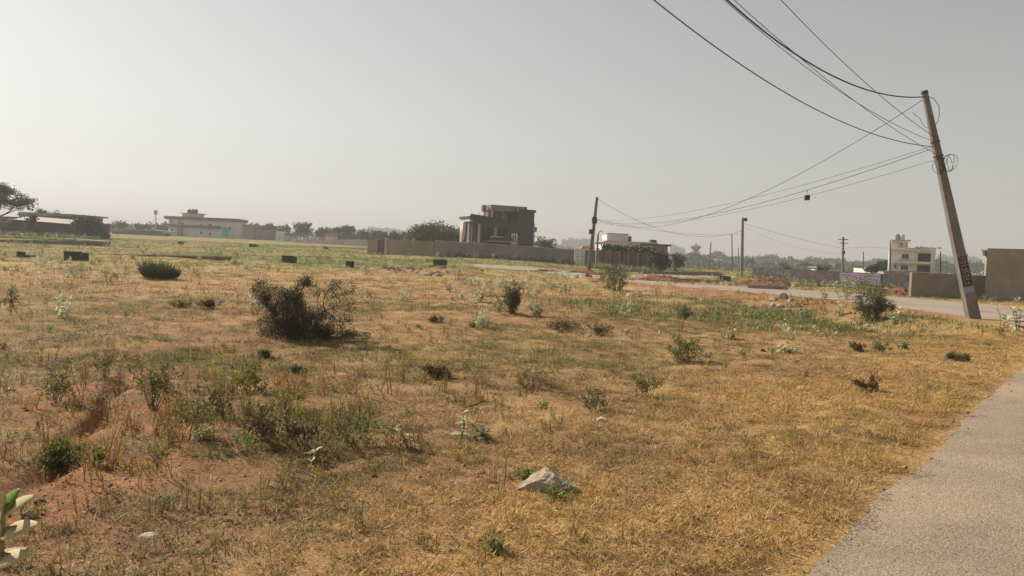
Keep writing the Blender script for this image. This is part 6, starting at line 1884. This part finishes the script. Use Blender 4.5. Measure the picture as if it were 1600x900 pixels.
# the pointed rock: ridge running left-right with a lit left slope and a steep shaded front
g = place(852, 768); kr = mpp(g[1])
rk = thing("rock", "pale pointed rock half buried in the foreground straw", "rock", g)
def rp(px, py, dy=0.0):
    q = at(px, py, g[1] + dy) - g; return q
V = [rp(803, 766, .02), rp(836, 752, -.02), rp(862, 757, -.05), rp(886, 756, -.03), rp(907, 765, .02),
     rp(848, 743.5, .02), rp(866, 743, .02), rp(853, 728.5, .12), rp(832, 741, .12), rp(872, 741, .12), rp(889, 752, .10),
     rp(812, 757, .10), rp(855, 733, .34), rp(820, 752, .36), rp(890, 756, .36), rp(853, 760, .46),
     rp(836, 770, -.03), rp(866, 770, -.06), rp(892, 770, -.03), rp(803, 775, .03), rp(912, 775, .04)]
rb_ = MB().add([tuple(q) for q in V], [(0, 1, 11), (1, 5, 8), (11, 1, 8), (5, 7, 8), (5, 6, 7), (6, 9, 7), (6, 3, 10), (6, 10, 9), (3, 4, 10), (1, 2, 5), (2, 6, 5), (2, 3, 6), (1, 16, 2), (16, 17, 2), (2, 17, 3), (17, 18, 3), (3, 18, 4), (0, 16, 1), (0, 19, 16), (4, 18, 20),
       (7, 12, 8), (8, 12, 13), (8, 13, 11), (11, 13, 0), (7, 9, 12), (9, 14, 12), (9, 10, 14), (10, 4, 14), (12, 14, 15), (12, 15, 13)])
ro = rb_.build("body", mat("rock_face", (.44, .36, .265), (.31, .25, .18), 7, .95, .6, 40, (.3, .7), (.24, .19, .145), 5), rk)
bvm = ro.modifiers.new("sub", 'SUBSURF'); bvm.subdivision_type = 'SIMPLE'; bvm.levels = 3; bvm.render_levels = 3
tx = bpy.data.textures.new("rock_noise", 'CLOUDS'); tx.noise_scale = .06
dm = ro.modifiers.new("rough", 'DISPLACE'); dm.texture = tx; dm.strength = .030; dm.mid_level = .5
stone(228, 842, 27, 6, "flat pale stone lying in the left foreground grass", 11, M_PSTONE)
stone(43, 812, 26, 13, "brown stone behind the corner milkweed's leaves", 12, M_STONE)
stone(940, 658, 26, 5, "flat tan stone right of the field's centre", 13, M_PSTONE)
stone(976, 627, 12, 4, "small dark stone above the flat tan stone", 14, M_STONE)
for k_, (px, py, w, h, lb) in enumerate([
    (1226, 467, 20, 9, "largest grey stone of the rubble at the hollow's far side"),
    (1210, 470, 14, 6, "grey stone left of the largest rubble stone"),
    (1237, 471, 12, 6, "pale stone right of the largest rubble stone"),
    (1176, 482, 16, 5, "flat dark stone at the left of the hollow's stones"),
    (1192, 479, 9, 4, "small grey stone beside the flat dark stone"),
    (1208, 479, 10, 5, "rounded grey stone among the hollow's stones"),
    (1221, 481, 14, 5, "wide pale stone among the hollow's stones"),
    (1233, 486, 10, 4, "small pale stone nearest the green patch"),
    (1252, 485, 7, 4, "tiny pale stone right end of the hollow's stones"),
    (1189, 515, 13, 6, "pinkish stone lying in the green hollow"),
    (1098, 470, 12, 4, "pale flat stone on the bank left of hollow"),
    (1075, 467, 8, 5, "white lump on the bank below the road"),
    (985, 463, 14, 5, "white litter lump below the narrow shrub"),
    (1335, 491, 6, 4, "white pebble on the bank left of the shrub"),
    (1357, 511, 12, 5, "pale broken stone below the dark shrub"),
    (1525, 470, 8, 5, "reddish stone at the foot of the tall wall"),
    (766, 442, 8, 5, "white scrap lying on the red shoulder"),
    (1031, 522, 5, 5, "tiny white pebble in the field's right half")]):
    stone(px, py, w, h, lb, 30 + k_, M_PSTONE if ("pale" in lb or "white" in lb) else M_STONE, "stones and scraps around the green hollow")

# ------------------------------------------------------------------ soil and rubble heaps
def heap(px0, px1, py, hpx, label, seed, m=None, name="soil_heap", depth=1.6, lumps=22):
    a, b = place(px0, py), place(px1, py); g = (a + b) / 2; g[2] = gz1(g[0], g[1]); r = np.random.default_rng(seed)
    W = np.linalg.norm(b[:2] - a[:2]); H = hpx * mpp(g[1]); t = thing(name, label, "soil heap", g, math.atan2(b[1] - a[1], b[0] - a[0]))
    nx, ny = 46, 16; vs = []; rz = t.rotation_euler[2]; c_, s_ = math.cos(rz), math.sin(rz)
    for i in range(nx):
        for j in range(ny):
            u, w = i / (nx - 1) * 2 - 1, j / (ny - 1) * 2 - 1
            x, y = u * W / 2, w * depth
            e = max(0, 1 - u ** 4) * max(0, 1 - w * w)
            n_ = float(fbm(np.array([x + seed * 7]), np.array([y]), W * .22, seed, 3)[0]); n2_ = float(vn(np.array([x]), np.array([y]), .25, seed)[0])
            z = H * e * (.05 + 2.0 * max(0, n_ - .25)) + .22 * (n2_ - .5) * min(1, e * 3)
            gx, gy = g[0] + c_ * x - s_ * y, g[1] + s_ * x + c_ * y
            vs.append((x, y, gz1(gx, gy) - g[2] + z - (.06 if e < .02 else 0)))
    fs = [(i * ny + j, (i + 1) * ny + j, (i + 1) * ny + j + 1, i * ny + j + 1) for i in range(nx - 1) for j in range(ny - 1)]
    MB().add(vs, fs).build("mound", m or M_SOIL, t)
    for k in range(lumps):
        i, j = int(r.integers(4, nx - 4)), int(r.integers(2, ny - 2)); q = vs[i * ny + j]; s = H * r.uniform(.12, .35)
        stone_mesh("clod", s * 1.5, s * 1.3, s, r, m or M_SOIL, t, .2, 1, None, (q[0], q[1], q[2] + s * .2))
    return t
heap(1002, 1060, 440, 10.5, "large dark red soil heap beside the road right of narrow shrub", 1, depth=2.0)
heap(1172, 1226, 446, 11, "dark red soil heap in front of the slogan wall's left end", 2, depth=2.2)
heap(1062, 1140, 445.5, 5, "low orange soil ridge between the two dark red heaps", 3, M_SOILT, depth=1.2)
heap(898, 930, 428.5, 8, "small red soil heap at the foot of the middle pole", 4, depth=1.5, lumps=6)
heap(836, 866, 424.5, 3.5, "low red soil lump on the road edge left of middle pole", 5, depth=1.2, lumps=4)
heap(1262, 1290, 447.5, 5, "small red soil heap under the pink painted panel", 6, depth=1.2, lumps=6)
heap(1385, 1420, 460, 11, "red soil heap against the left end of low plaster wall", 7, depth=1.2, lumps=8)
heap(602, 720, 427, 7.5, "long tan rubble and soil heap behind the field", 8, M_SOILT, "rubble_heap", 2.4, 10)
for k_, (px, py, w, h, lb, m) in enumerate([
    (655, 422, 14, 8, "pale slab tilted in the long rubble heap", M_PSTONE), (640, 421, 16, 7, "dark slab beside the pale one in rubble heap", M_STONE),
    (618, 423, 14, 7, "grey broken slab at the rubble heap's left", M_STONE), (672, 417, 14, 4, "dark flat slab on top of the rubble heap", M_BRW),
    (692, 419, 12, 4, "brown flat slab right on the rubble heap", M_BRW), (668, 431, 16, 8, "dark grey stone at the rubble heap's front", M_STONE),
    (685, 432, 12, 6, "grey stone right at the rubble heap's front", M_STONE), (752, 424, 10, 4, "dark clod right of the rubble heap", M_SOIL)]):
    stone(px, py, w, h, lb, 60 + k_, m, "slabs and stones in the long rubble heap", "slab", "slab", .8)

# concrete kerbs along the plots beyond the road
def kerb(px0, py0, px1, py1, label, h=.28, m=None):
    a, b = place(px0, py0), place(px1, py1)
    return wall_line("kerb", label, "kerb", a, b, h, h, .3, m or M_CONC, "concrete kerbs beyond the road", hn=10)
kerb(1168, 451.5, 1231, 454.5, "concrete kerb in front of the right dark red heap")
kerb(1060, 440.5, 1124, 443, "concrete kerb behind the low orange ridge")
kerb(1000, 428.5, 1128, 430, "far kerb along the sandy track below the creeper wall", .35, M_PLOT)
kerb(1222, 446.5, 1330, 450.5, "long low kerb in the weeds below the banner", .2, M_CONCL)
kerb(872, 428.5, 918, 431.5, "kerb stub on the road edge by the middle pole", .18)

# fallen twig near the tall stalk
g = place(742, 640)
tw = MB(); r = np.random.default_rng(5)
kx = mpp(g[1])
tw.tube([(-16 * kx, 0, .02), (0, .02, .05), (14 * kx, .03, .10), (18 * kx, .02, .09)], [.010, .014, .016, .008], 6)
tw.tube([(6 * kx, .02, .07), (14 * kx, -.05, .15)], [.009, .004], 5)
o = tw.build("fallen_branch", M_DRYST); o.location = tuple(g); tag(o, "broken dry branch lying behind the tall milkweed stalk", "branch")
# ------------------------------------------------------------------ haze
hz = bpy.data.materials.new("haze"); hz.use_nodes = True
hz.node_tree.nodes.remove(hz.node_tree.nodes["Principled BSDF"])
pv = hz.node_tree.nodes.new("ShaderNodeVolumePrincipled")
pv.inputs["Color"].default_value = (.60, .62, .655, 1)
pv.inputs["Density"].default_value = HAZE_D
pv.inputs["Anisotropy"].default_value = 0.12
hz.node_tree.links.new(pv.outputs[0], hz.node_tree.nodes["Material Output"].inputs["Volume"])
hb = MB().box(-HAZE_R, HAZE_R, -HAZE_R, HAZE_R, -2.5, HAZE_TOP).build("haze", hz)
tag(hb, "pale dusty haze over the whole plain", None, None, "stuff")
